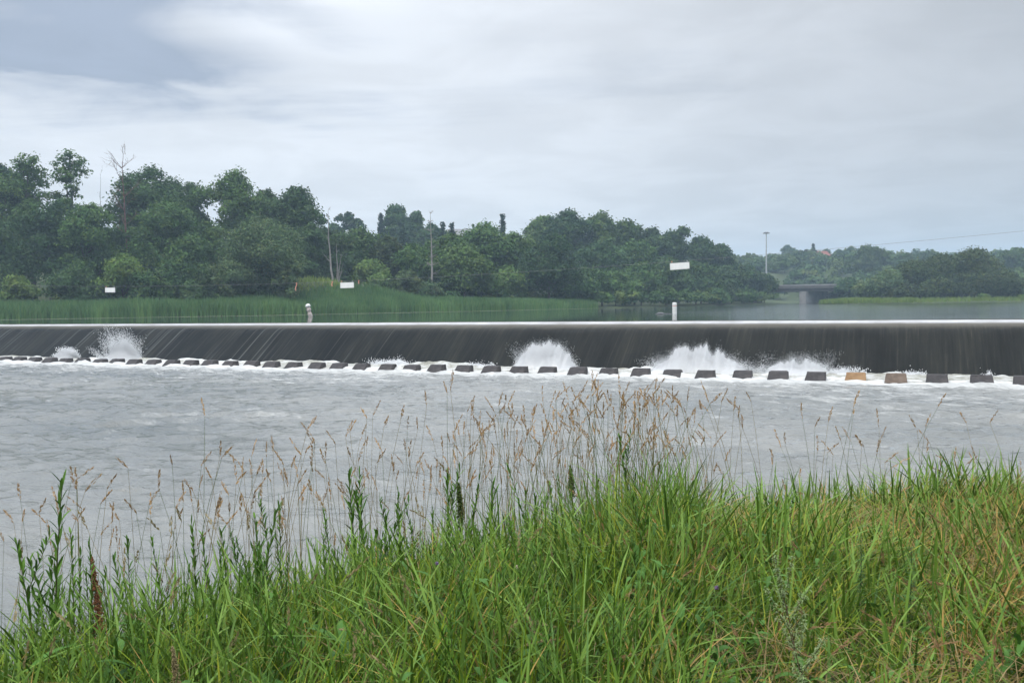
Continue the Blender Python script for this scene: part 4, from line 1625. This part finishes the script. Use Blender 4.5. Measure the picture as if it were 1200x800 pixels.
# ------------------------------------------------------------------ bridge, light mast, houses
bc = at(956, 345, 262)
e = empty('bridge', (bc.x, bc.y, POND), R(-8))
zt = at(956, 333.5, 262).z - POND
zb = zt - 1.75
mb = MB()
box(mb, (0, 0, zb + .55), (62, 12.0, .8), bevel=.03)
mb.build('deck', M['concrete_girder'], e)
for yy in (-5.9, 5.9):
    mb = MB()
    box(mb, (0, yy, zb + 1.353), (62, .35, .40), bevel=.03)
    mb.build('parapet', M['concrete_pale'], e)
for yy in (-5.2, -1.8, 1.8, 5.2):
    mb = MB()
    box(mb, (0, yy, zb - .35), (62, .5, .897))
    mb.build('girder', M['concrete_girder'], e)
px_ = at(934, 345, 262).x - bc.x
mb = MB()
box(mb, (px_ + 5.4, .4, -2.2), (15.5, 2.0, zb - .353 + 2.2), rz=R(53), bevel=.08)
mb.build('pier', M['concrete_pale'], e)
for xx in (-19, 17):
    mb = MB()
    box(mb, (xx, 0, -2.2), (5, 8.6, zb - .353 + 2.2), bevel=.05)
    mb.build('abutment', M['concrete_girder'], e)
tag(e, 'low concrete road bridge crossing the river far upstream', 'bridge')

b = gpt(898.5, 345)
top = at(898.5, 272.5, 345)
e = empty('light_mast', b)
H = top.z - b[2]
mb = MB()
tube(mb, [(0, 0, -.5), (0, 0, H * .5), (0, 0, H)], [.42, .30, .16], 12)
mb.build('pole', M['steel'], e, smooth=True)
mb = MB()
tube(mb, [(0, 0, H - .35), (0, 0, H - .3), (0, 0, H + .1), (0, 0, H + .2)], [.75, .9, .9, .5], 16)
mb.build('lamp_ring', M['cable'], e)
for k in range(8):
    a = k * math.pi / 4
    mb = MB()
    box(mb, (1.0 * math.cos(a), 1.0 * math.sin(a), H - .42), (.62, .42, .34), rz=a, bevel=.05)
    mb.build('lamp', M['cable'], e)
tag(e, 'tall high mast light with a round lamp head beyond the wood', 'light mast')


def house(px, roof_py, Y, w, mroof, label, rz=0.0, hgt=5.2):
    tp = at(px, roof_py, Y)
    g_ = gpt(px, Y)
    rise = 2.4
    wall_h = max(tp.z - g_[2] - rise, 3.0)
    e = empty('house', g_, rz)
    dp = w * .7
    mb = MB()
    box(mb, (0, 0, -1), (w, dp, wall_h + 1))
    gab = [(-w / 2, -dp / 2, wall_h), (-w / 2, dp / 2, wall_h), (-w / 2, 0, wall_h + rise - .1), (w / 2, -dp / 2, wall_h), (w / 2, dp / 2, wall_h), (w / 2, 0, wall_h + rise - .1)]
    mb.add(gab, [[0, 2, 1], [3, 4, 5]])
    mb.build('wall', M['house_wall'], e)
    mb = MB()
    o_ = .5
    for s_ in (-1, 1):
        v = [(-w / 2 - o_, s_ * (dp / 2 + o_), wall_h - .25), (w / 2 + o_, s_ * (dp / 2 + o_), wall_h - .25), (w / 2 + o_, 0, wall_h + rise), (-w / 2 - o_, 0, wall_h + rise)]
        v += [(x_, y_, z_ + .18) for x_, y_, z_ in v]
        mb.add(v, [[0, 1, 2, 3], [4, 5, 6, 7], [0, 1, 5, 4], [1, 2, 6, 5], [3, 0, 4, 7]])
    mb.build('roof', M[mroof], e)
    for xx in (-w * .28, w * .28):
        mb = MB()
        box(mb, (xx, -dp / 2 - .02, wall_h * .55), (1.1, .08, 1.2))
        mb.build('window', M['window'], e)
    tag(e, label, 'house')


house(963.5, 294.5, 470, 7, 'red_roof', 'small house with a red roof on the wooded slope', R(30))
house(984, 297, 500, 16, 'grey_roof', 'long house with a grey roof right of the red roofed one', R(5))
house(540, 269, 280, 7, 'grey_roof', 'house with grey roof peeping over the left wood', R(5))

# ------------------------------------------------------------------ the near bank: grass
rg = np.random.default_rng(123)


def near_samples(n, y0, y1, r):
    """random points in the near bank wedge, uniform per area"""
    out = []
    got = 0
    while got < n:
        y = r.uniform(y0, y1, n)
        x = r.uniform(-10, 10, n)
        k = (np.abs(x) < .74 * y + 2.4) & ~inside(x, y, RIVER_POLY)
        out.append(np.stack([x[k], y[k]], 1))
        got += k.sum()
    return np.concatenate(out)[:n]


def grass_height(x, y):
    """how tall the sward is: knee high, taller on the bank edge, flattened at right"""
    dn = seg_dist(x, y, NB)
    k = x / np.maximum(y, .5)
    right = smooth((k - .12) / .28)
    edge = np.exp(-((dn - 1.6) / 1.4) ** 2)
    h = .60 + .24 * edge - .15 * right * (1 - .85 * edge)
    h = h * (1 - .30 * np.exp(-((k - .255) / .05) ** 2)) * (1 - .26 * smooth((-.0 - k) / .22))
    h = h * (1 - .10 * smooth((k - .25) / .2)) * (.74 + .26 * smooth((y - 2.2) / 1.8))
    return h * (.50 + .96 * fbm(x, y, .9, 3))


def grass_colour(x, y, r, n):
    k = x / np.maximum(y, .5)
    patch = fbm(x, y, .7, 3)
    dry = np.clip(.10 + .75 * smooth((k - .12) / .35) * (patch > .42) + .15 * (patch - .5), 0, 1)
    g = np.empty((n, 3))
    v = r.uniform(0, 1, n)
    v = v ** 1.4
    g[:, 0] = .062 + .165 * v
    g[:, 1] = .140 + .205 * v
    g[:, 2] = .016 + .026 * r.uniform(0, 1, n)
    # some bluish, some yellow-green, some straw
    bl = r.uniform(0, 1, n) < .16
    g[bl] = np.stack([.07 + .08 * v, .16 + .13 * v, .055 + .05 * v], 1)[bl]
    yl = r.uniform(0, 1, n) < .12 + .26 * smooth((k - .1) / .3)
    g[yl] = np.stack([.20 + .15 * v, .26 + .15 * v, .035 + .03 * v], 1)[yl]
    dr = r.uniform(0, 1, n) < dry * .62
    g[dr] = np.stack([.34 + .14 * v, .235 + .11 * v, .09 + .06 * v], 1)[dr]
    g *= np.array([.90, .84, .58])
    return g


mb = MB()
n = 82000
P2 = near_samples(n, 1.9, 10.5, rg)
dn = seg_dist(P2[:, 0], P2[:, 1], NB)
k = (rg.uniform(0, 1, n) < smooth((dn - .1) / .8))
P2 = P2[k]
n = len(P2)
base = np.concatenate([P2, gz(P2[:, 0], P2[:, 1])[:, None] - .02], 1)
H0 = grass_height(P2[:, 0], P2[:, 1])
h = H0 * rg.uniform(.45, 1.15, n)
kx = P2[:, 0] / P2[:, 1]
bend = np.clip(rg.gamma(2.0, .30, n) + .75 * smooth((kx - .1) / .3) * rg.uniform(0, 1, n), 0, 1.9)
ldir = rg.uniform(0, 2 * np.pi, n)
wind = rg.uniform(0, 1, n) < .35
ldir[wind] = rg.normal(.3, .7, wind.sum())
tuft = 6.28 * 2 * fbm(P2[:, 0], P2[:, 1], 1.6, 2)
tu = rg.uniform(0, 1, n) < .5
ldir[tu] = (tuft + rg.normal(0, .5, n))[tu]
blades(mb, base, h, rg.uniform(.0032, .008, n) * rg.choice([.7, 1.0, 1.4], n), ldir, bend, np.abs(rg.normal(0, .24, n)), grass_colour(P2[:, 0], P2[:, 1], rg, n), rg, seg=5)
# broad reed-grass leaves
n = 18000
P2 = near_samples(n, 2.0, 9.5, rg)
base = np.concatenate([P2, gz(P2[:, 0], P2[:, 1])[:, None] - .02], 1)
h = grass_height(P2[:, 0], P2[:, 1]) * rg.uniform(.8, 1.35, n)
v = rg.uniform(0, 1, n)
col = np.stack([.050 + .13 * v, .115 + .18 * v, .016 + .045 * v ** 2], 1)
blades(mb, base, h, rg.uniform(.008, .0175, n), rg.uniform(0, 6.28, n), np.clip(rg.gamma(2.2, .26, n), 0, 1.7), np.abs(rg.normal(.05, .15, n)), col, rg, seg=7)
tag(mb.build('grass', M['grass']), 'dense wild green grass on the near river bank', 'grass', kind='stuff')

# thatch of dead flattened stalks low in the sward
mb = MB()
n = 24000
P2 = near_samples(n, 1.9, 9.5, rg)
P2 = P2[rg.uniform(0, 1, n) < .18 + 1.3 * smooth((P2[:, 0] / P2[:, 1] - .05) / .35) * (fbm(P2[:, 0], P2[:, 1], .7, 3) > .40)]
n = len(P2)
base = np.concatenate([P2, gz(P2[:, 0], P2[:, 1])[:, None] + rg.uniform(.02, .32, n)[:, None] * grass_height(P2[:, 0], P2[:, 1])[:, None]], 1)
v = rg.uniform(0, 1, n)
col = np.stack([.20 + .14 * v, .145 + .11 * v, .065 + .06 * v], 1)
blades(mb, base, rg.uniform(.12, .34, n), rg.uniform(.003, .006, n), rg.uniform(0, 6.28, n), rg.uniform(.8, 1.9, n), rg.uniform(.3, 1.3, n), col, rg, seg=4)
tag(mb.build('dry_grass', M['seed']), 'dry brown stalks tangled low in the near grass', 'dry grass', kind='stuff')

# ------------------------------------------------------------------ seed-headed grass stems against the water
mb = MB()
rs = np.random.default_rng(321)


def seed_stem(px, py, Y, r, hl=None, col=None):
    tip = at(px, py, Y)
    bx = tip.x + r.normal(0, .14)
    by = Y + r.normal(0, .15)
    gzb = float(gz(bx, by))
    b = np.array([bx, by, gzb])
    tp = np.array(tip)
    q = np.linspace(0, 1, 7)
    curve = (tp - b)[None] * q[:, None]
    side = r.normal(0, .06)
    pts = b + curve
    pts[:, 0] = b[0] + (tp[0] - b[0]) * q ** 2.0 + side * np.sin(q * np.pi) * .4
    v = r.uniform(0, 1)
    sc_ = np.array([.20 + .1 * v, .165 + .07 * v, .07 + .03 * v]) if r.uniform() < .6 else np.array([.12, .16, .05])
    tube(mb, pts, np.linspace(.0024, .0011, 7), 4, sc_)
    # the head: a narrow spindle of many small spikelets, nodding
    hl = hl or r.uniform(.09, .175)
    ax = pts[-1] - pts[-2]
    ax = ax / np.linalg.norm(ax) + np.array([r.normal(0, .38), r.normal(0, .25), -.05])
    ax /= np.linalg.norm(ax)
    m = 34
    u_ = r.uniform(0, 1, m)
    rad = .0058 * np.sin(np.pi * np.clip(u_ * .92 + .06, 0, 1)) ** .8 * r.uniform(.7, 1.5)
    dd = unit(m, r)
    c = pts[-1] + ax * (u_ * hl)[:, None] + dd * rad[:, None]
    c[:, 2] -= .10 * hl * u_ ** 2
    cc = np.array([.42, .262, .125]) * r.uniform(.65, 1.15) + np.array([.03, .03, .02]) * r.uniform(0, 1)
    if col is not None: cc = np.array(col)
    # spikelets lie along the axis
    aa = ax + dd * .22
    aa /= np.linalg.norm(aa, axis=1)[:, None]
    bb = np.cross(aa, unit(m, r))
    bb /= np.linalg.norm(bb, axis=1)[:, None]
    L_ = r.uniform(.008, .016, m)[:, None]
    v4 = np.stack([c - aa * L_ * .6, c + bb * L_ * .26, c + aa * L_, c - bb * L_ * .26], 1).reshape(-1, 3)
    tint = np.repeat(cc[None] * r.uniform(.7, 1.25, (m, 1)), 4, 0)
    mb.add(v4, np.arange(m * 4).reshape(m, 4), tint)


iso = [(240, 488), (202, 545), (258, 533), (150, 548), (100, 575), (90, 568), (118, 590), (84, 562), (24, 585), (16, 612), (175, 590), (186, 572), (236, 545), (232, 600),
       (253, 605), (320, 528), (312, 535), (358, 530), (332, 562), (368, 515), (349, 560), (393, 520), (410, 505), (430, 490), (405, 512), (450, 500), (470, 490), (448, 530), (500, 475),
       (524, 460), (528, 458), (488, 545), (440, 545), (420, 540), (380, 560), (300, 575), (282, 600), (268, 580), (140, 610), (60, 640), (46, 600), (880, 470), (905, 545), (940, 490), (955, 500), (985, 515), (1002, 470), (1000, 485),
       (1030, 500), (870, 500), (860, 480), (1075, 505), (1090, 520), (1160, 495), (1112, 540), (920, 520), (970, 530)]
for px, py in iso:
    lo = 4.9 if px < 300 else (5.6 if px < 560 else 6.6)
    seed_stem(px, py, lo + rs.uniform(0, .8), rs)
for _ in range(240):
    c0 = rs.choice([560, 640, 690, 745, 775, 810], p=[.12, .2, .16, .26, .16, .10])
    px = rs.normal(c0, 46)
    peak = 452 + .00065 * (px - 735) ** 2
    py = peak + abs(rs.normal(0, 50)) + rs.uniform(0, 20)
    if px > 870 or py > 600: continue
    seed_stem(px, py, rs.uniform(5.8, 7.6), rs)
for _ in range(210):
    px = rs.uniform(0, 1200) if rs.uniform() < .65 else rs.uniform(250, 620)
    base_y = np.interp(px, [0, 300, 560, 750, 850, 1200], [640, 585, 545, 530, 565, 545])
    seed_stem(px, base_y + rs.normal(-6, 30), rs.uniform(4.8, 6.6) if px < 400 else rs.uniform(6, 8), rs)
for _ in range(110):   # heads down in the sward
    px, py = rs.uniform(0, 1200), rs.uniform(600, 790)
    seed_stem(px, py, float(np.interp(py, [600, 790], [5.0, 3.0])), rs, col=(.30, .24, .12) if px < 700 else (.30, .19, .09))
tag(mb.build('seed_grass', M['seed']), 'tall grass stems with brown seed heads along the water edge', 'grass', kind='stuff')


# ------------------------------------------------------------------ individual wild plants
def leaf_strip(mb, p0, d, ln, w, droop, col, r, seg=4):
    """a pointed lanceolate leaf with a fold, as two rows of quads"""
    d = np.asarray(d, float)
    d = d / np.linalg.norm(d)
    sv = np.cross(d, (0, 0, 1))
    sv = sv / (np.linalg.norm(sv) + 1e-9)
    q = np.linspace(0, 1, seg + 1)
    c = p0 + d * (q * ln)[:, None] + np.array([0, 0, -1]) * (droop * ln * q ** 2)[:, None]
    ww = (w * np.sin(np.pi * (q * .93 + .05)) ** .8)[:, None] * .5
    nu = np.cross(sv, d)
    a, b = c - sv * ww + nu * ww * .35, c + sv * ww + nu * ww * .35
    v = np.stack([a, c, b], 1).reshape(-1, 3)
    i = np.arange(seg) * 3
    f = np.concatenate([np.stack([i, i + 1, i + 4, i + 3], 1), np.stack([i + 1, i + 2, i + 5, i + 4], 1)])
    mb.add(v, f, col)


def goldenrod(seed, H, nleaf, L0, W0, branch=0):
    """stem + foliage meshes of an upright narrow-leaved plant"""
    r = np.random.default_rng(seed)
    st, fo = MB(), MB()
    q = np.linspace(0, 1, 8)
    pts = np.stack([.06 * H * r.normal() * q ** 2, .06 * H * r.normal() * q ** 2, H * q], 1)
    tube(st, pts, np.linspace(.0048, .0014, 8), 5, np.array([.075, .075, .035]))
    stems = [(pts, nleaf, 1.0)]
    for _ in range(branch):
        k = int(r.integers(2, 6))
        a = r.uniform(0, 6.28)
        ln = H * r.uniform(.25, .42)
        bp = pts[k] + np.stack([np.cos(a) * q * ln * .45, np.sin(a) * q * ln * .45, ln * q], 1)
        tube(st, bp, np.linspace(.003, .001, 8), 4, np.array([.075, .085, .035]))
        stems.append((bp, int(nleaf * .5), .75))
    for pp, nl, k in stems:
        for j in range(nl):
            u_ = .18 + .82 * (j + r.uniform(0, .6)) / nl
            i0 = min(int(u_ * 7), 6)
            p = pp[i0] + (pp[i0 + 1] - pp[i0]) * (u_ * 7 - i0 if u_ * 7 - i0 < 1 else 1)
            a = j * 2.4 + r.normal(0, .4)
            el = .75 + .5 * u_ + r.normal(0, .15)
            d = (math.cos(a) * math.cos(el), math.sin(a) * math.cos(el), math.sin(el))
            ln = L0 * k * (1.05 - .55 * u_) * r.uniform(.75, 1.2)
            v = r.uniform(0, 1)
            leaf_strip(fo, p, d, ln, W0 * k * r.uniform(.8, 1.2), r.uniform(.05, .35), np.array([.042 + .075 * v, .105 + .13 * v, .014 + .014 * v]), r)
    return st, fo


def plant(name, px, tip_py, Y, parts, label, cat='plant', group=None, rz=0.0, H=1.0, share=None):
    """stand a plant of model height H so that its tip reaches tip_py"""
    g_ = gpt(px, Y)
    k = max((at(px, tip_py, Y).z - g_[2]) / H, .3)
    e = empty(name, g_, rz)
    e.scale = (k, k, k)
    for pn, src, mm in parts:
        if isinstance(src, MB):
            o = src.build(pn, mm, e)
        else:
            o = src.copy()
            COL.objects.link(o)
            o.parent = e
    tag(e, label, cat, group)
    return e


models = [goldenrod(1, 1.0, 50, .15, .0135, 3), goldenrod(2, 1.0, 56, .13, .012, 1), goldenrod(3, 1.0, 46, .16, .015, 4), goldenrod(4, 1.0, 44, .135, .0125, 0)]
built = {}
GP = 'leafy narrow leaved plants along the bank edge'
spots = [
    (48, 566, 4.5, 0, 'tallest dark stemmed leafy plant at far left against the water'),
    (30, 640, 4.2, 2, 'leafy plant leaning at the left foot of the tallest one'),
    (78, 652, 4.4, 1, 'leafy green plant right of the tallest dark stemmed one'),
    (142, 628, 4.7, 3, 'slim leafy stem right of the brown dock spike'),
    (222, 612, 5.0, 1, 'leafy plant below the lone tall grass head'),
    (262, 622, 5.0, 0, 'bushy leafy plant left of the gap of open water'),
    (300, 606, 5.2, 3, 'slim leafy stem in the gap of open water'),
    (322, 590, 5.3, 1, 'leafy stem just left of the two tall pointed shoots'),
    (412, 556, 5.7, 0, 'left one of two tall pointed leafy shoots against the water'),
    (428, 568, 5.6, 2, 'right one of two tall pointed leafy shoots against the water'),
    (375, 612, 5.4, 3, 'leafy stem left of the two tall shoots'),
    (466, 580, 5.8, 1, 'leafy plant right of the two tall shoots'),
    (522, 560, 6.0, 2, 'bushy leafy plant left of the green spike pair'),
    (566, 566, 6.2, 0, 'leafy plant between the two green spikes'),
    (612, 572, 6.3, 1, 'leafy plant left of the right hand green spike'),
    (648, 568, 6.4, 3, 'slim leafy stem touching the right hand green spike'),
    (700, 566, 6.5, 0, 'leafy plant at the left foot of the densest seed heads'),
    (735, 552, 6.6, 1, 'leafy plant in the midst of the densest seed heads'),
    (350, 660, 4.6, 0, 'leafy plant low in the grass left of centre'),
    (440, 650, 4.7, 2, 'leafy plant in the grass below the two tall shoots'),
    (500, 690, 4.3, 1, 'leafy plant in the grass under the left green spike'),
    (190, 690, 4.2, 2, 'leafy plant right of the dock spike in the near grass'),
    (590, 650, 4.8, 0, 'leafy plant in the middle of the near grass'),
    (690, 660, 4.6, 1, 'leafy plant in the near grass below the dense seed heads'),
]
for px, py, Y, mi, lab in spots:
    if mi not in built:
        e = plant('wild_plant', px, py, Y, [('stem', models[mi][0], M['seed']), ('foliage', models[mi][1], M['grass'])], lab, group=GP, rz=RNG.uniform(0, 6))
        built[mi] = [(c.name.split('.')[0], c, None) for c in e.children]
        if not built[mi]:
            built[mi] = [(o.name.split('.')[0], o, None) for o in bpy.data.objects if o.parent == e]
    else:
        plant('wild_plant', px, py, Y, built[mi], lab, group=GP, rz=RNG.uniform(0, 6))


# leafy weeds woven through the sward, too many to count
mb = MB()
rw_ = np.random.default_rng(55)
P2 = near_samples(1800, 2.6, 9.0, rw_)
kx = P2[:, 0] / P2[:, 1]
dn = seg_dist(P2[:, 0], P2[:, 1], NB)
keep = rw_.uniform(0, 1, len(P2)) < np.clip(.9 - 1.8 * np.clip(kx + .15, 0, .5), .06, 1) * (dn > .2) * .44
P2 = P2[keep]
for x_, y_ in P2:
    st_, fo_ = models[int(rw_.integers(0, 4))]
    hh_ = float(grass_height(x_, y_)) * rw_.uniform(.85, 1.30 + .15 * float(x_ / y_ < -.15))
    a_ = rw_.uniform(0, 6.28)
    tl = rw_.normal(0, .10, 2)
    ca, sa = math.cos(a_) * hh_, math.sin(a_) * hh_
    g0 = float(gz(x_, y_))
    for src in (st_, fo_):
        off = 0
        v_ = np.concatenate(src.v)
        c_ = np.concatenate(src.c) * rw_.uniform(.8, 1.25)
        w_ = np.stack([v_[:, 0] * ca - v_[:, 1] * sa + tl[0] * v_[:, 2] + x_, v_[:, 0] * sa + v_[:, 1] * ca + tl[1] * v_[:, 2] + y_, v_[:, 2] * hh_ + g0], 1)
        n0 = mb.n
        for f_ in src.f:
            mb.f.append(f_ + n0)
            mb.m.append(0)
        mb.v.append(w_)
        mb.c.append(c_)
        mb.n += len(w_)
tag(mb.build('leafy_weeds', M['grass']), 'narrow leaved green weeds growing thickly through the near grass', 'weeds', kind='stuff')


# broad leaved weeds low in the sward
mb = MB()
rw_ = np.random.default_rng(66)
for x_, y_ in near_samples(480, 2.3, 8.0, rw_):
    g0, hh_ = float(gz(x_, y_)), float(grass_height(x_, y_))
    kind_ = rw_.uniform()
    for j in range(int(rw_.integers(6, 13))):
        a_ = rw_.uniform(0, 6.28)
        el = rw_.uniform(.35, 1.25)
        v = rw_.uniform(0, 1)
        p0 = np.array([x_, y_, g0 + hh_ * rw_.uniform(.05, .55)])
        if kind_ < .5:
            L0, W0 = rw_.uniform(.10, .22), rw_.uniform(.026, .048)
        else:
            L0, W0 = rw_.uniform(.05, .10), rw_.uniform(.018, .032)
            p0 = p0 + np.append(rw_.normal(0, .06, 2), hh_ * .2)
        leaf_strip(mb, p0, (math.cos(a_) * math.cos(el), math.sin(a_) * math.cos(el), math.sin(el)), L0, W0, rw_.uniform(.2, .8), np.array([.040 + .05 * v, .105 + .10 * v, .018 + .02 * v]), rw_, 5)
tag(mb.build('broad_leaf_weeds', M['grass']), 'broad leaved weeds half hidden low in the near grass', 'weeds', kind='stuff')


# dock: brown spike of knobbly seeds
def dock(seed, H, s0, col):
    r = np.random.default_rng(seed)
    st, sp_, fo = MB(), MB(), MB()
    q = np.linspace(0, 1, 8)
    pts = np.stack([-.03 * q ** 2, 0 * q, H * q], 1)
    tube(st, pts, np.linspace(.006, .002, 8), 6, np.array([.16, .075, .04]))
    n = 900
    u_ = s0 + (1 - s0) * r.uniform(0, 1, n) ** .9
    c = np.stack([np.interp(u_, q, pts[:, 0]), 0 * u_, u_ * H], 1)
    rad = .030 * (1.04 - (u_ - s0) / (1 - s0)) ** .6 * (.7 + .5 * np.sin(u_ * 70) ** 2)
    c += unit(n, r) * (rad * r.uniform(.3, 1, n))[:, None]
    drops(sp_, c, r.uniform(.0028, .0058, n), r)
    sp_.c[-1] = np.repeat(np.array(col)[None] * r.uniform(.6, 1.3, (n, 1)), 6, 0)
    for j in range(9):
        a = r.uniform(0, 6.28)
        leaf_strip(fo, pts[int(r.integers(0, 4))], (math.cos(a), math.sin(a), .8), r.uniform(.18, .3), .045, .5, np.array([.07, .16, .03]), r, 6)
    return st, sp_, fo


a, b, c = dock(1, .62, .35, (.26, .115, .055))
plant('dock_plant', 106, 652, 3.9, [('stem', a, M['seed']), ('seed_spike', b, M['seed']), ('foliage', c, M['grass'])], 'dock plant with a thick red brown seed spike near the left edge', H=.62)
a, b, c = dock(2, .5, .45, (.30, .24, .12))
plant('dock_plant', 198, 757, 3.1, [('stem', a, M['seed']), ('seed_spike', b, M['seed']), ('foliage', c, M['grass'])], 'straw coloured seed spike low in the grass at bottom left', H=.5)
for px, py, lab, s_ in ((672, 545, 'right hand thick green flower spike among the seed heads', 3), (541, 566, 'left hand thick green flower spike left of centre', 4)):
    a, b, c = dock(s_, .9, .78, (.085, .12, .03))
    plant('green_spike_plant', px, py, 6.3, [('stem', a, M['seed']), ('flower_spike', b, M['grass']), ('foliage', c, M['grass'])], lab, H=.9)


# mugwort: pale grey-green plumes
def mugwort(seed, H):
    r = np.random.default_rng(seed)
    st, fo = MB(), MB()
    q = np.linspace(0, 1, 8)
    pts = np.stack([-.16 * q ** 1.5, 0 * q, H * q], 1)
    tube(st, pts, np.linspace(.0045, .0015, 8), 5, np.array([.13, .075, .05]))
    arms = [(pts, .3)]
    for j in range(9):
        k = 2 + j * .5
        p = pts[int(k)]
        a = r.uniform(0, 6.28)
        ln = H * r.uniform(.18, .34)
        bp = p + np.stack([np.cos(a) * q * ln * .5, np.sin(a) * q * ln * .5, ln * q * .9], 1)
        tube(st, bp, np.linspace(.002, .0008, 8), 4, np.array([.14, .13, .06]))
        arms.append((bp, .1))
    for bp, s0 in arms:
        m = 55
        u_ = s0 + (1 - s0) * r.uniform(0, 1, m)
        cc = np.stack([np.interp(u_, q, bp[:, i]) for i in range(3)], 1)
        for p_ in cc:
            a = r.uniform(0, 6.28)
            v = r.uniform(0, 1)
            leaf_strip(fo, p_, (math.cos(a), math.sin(a), r.uniform(-.2, .9)), r.uniform(.012, .035), .009, .5, np.array([.14 + .08 * v, .19 + .09 * v, .075 + .045 * v]), r, 2)
    return st, fo


for px, py, Y, lab, s_ in ((905, 655, 3.5, 'pale grey green plume of mugwort at lower right', 11), (955, 715, 3.0, 'shorter pale mugwort plume right of the taller one', 12), (640, 660, 4.2, 'small pale mugwort sprig in the middle of the grass', 13)):
    a, b = mugwort(s_, .8)
    plant('mugwort_plant', px + (35 if s_ == 11 else 0), py, Y, [('stem', a, M['seed']), ('foliage', b, M['grass'])], lab, H=.8)


def horseweed(seed, H):
    r = np.random.default_rng(seed)
    st, fo = MB(), MB()
    q = np.linspace(0, 1, 8)
    pts = np.stack([.05 * np.sin(q * 2), 0 * q, H * q], 1)
    tube(st, pts, np.linspace(.004, .0015, 8), 5, np.array([.05, .09, .03]))
    for j in range(230):
        u_ = .1 + .9 * j / 230
        p = np.array([np.interp(u_, q, pts[:, i]) for i in range(3)])
        a = j * 2.4
        v = r.uniform(0, 1)
        leaf_strip(fo, p, (math.cos(a), math.sin(a), r.uniform(.1, .9)), r.uniform(.03, .06), .007, .4, np.array([.03 + .02 * v, .09 + .04 * v, .022]), r, 2)
    return st, fo


for px, py, Y, lab, s_ in ((1002, 628, 4.0, 'left one of two dark feathery stems in the right grass', 21), (1062, 640, 3.9, 'right one of two dark feathery stems in the right grass', 22)):
    a, b = horseweed(s_, .8)
    plant('feathery_weed', px, py, Y, [('stem', a, M['seed']), ('foliage', b, M['grass'])], lab, H=.8)


def flower(seed, H, col, nr=.013):
    r = np.random.default_rng(seed)
    st, hd = MB(), MB()
    q = np.linspace(0, 1, 6)
    pts = np.stack([.05 * q ** 2, 0 * q, H * q], 1)
    tube(st, pts, np.linspace(.002, .0012, 6), 4, np.array([.10, .16, .05]))
    n = 60
    c = pts[-1] + unit(n, r) * nr * r.uniform(.4, 1, (n, 1))
    drops(hd, c, r.uniform(.003, .005, n), r)
    hd.c[-1] = np.repeat(np.array(col)[None] * r.uniform(.7, 1.2, (n, 1)), 6, 0)
    return st, hd


for px, py, Y, col, lab, s_ in ((593, 664, 3.9, (.62, .52, .40), 'single cream flower head nodding in the middle of the grass', 31),
                                (829, 688, 3.7, (.20, .13, .24), 'dull purple flower head in the right half of the grass', 32),
                                (498, 660, 4.0, (.22, .15, .30), 'purple flower head in the grass left of the cream one', 33)):
    a, b = flower(s_, .6, col, .016 if s_ == 32 else .012)
    plant('wildflower', px, py, Y, [('stem', a, M['seed']), ('flower_head', b, M['seed'])], lab, H=.6)

# ------------------------------------------------------------------ haze
mb = MB()
box(mb, (40, 250, -2.6), (2840, 2900, 100))
m, nt_, no_, L_ = mat('haze')
pv = N(no_, 'ShaderNodeVolumePrincipled')
pv.inputs['Color'].default_value = (.62, .81, 1.0, 1)
pv.inputs['Density'].default_value = .00058
pv.inputs['Anisotropy'].default_value = .2
oo = N(no_, 'ShaderNodeOutputMaterial')
L_.new(pv.outputs[0], oo.inputs['Volume'])
hz = mb.build('haze', m)
tag(hz, 'pale blue summer haze over the river valley', 'haze', kind='stuff')
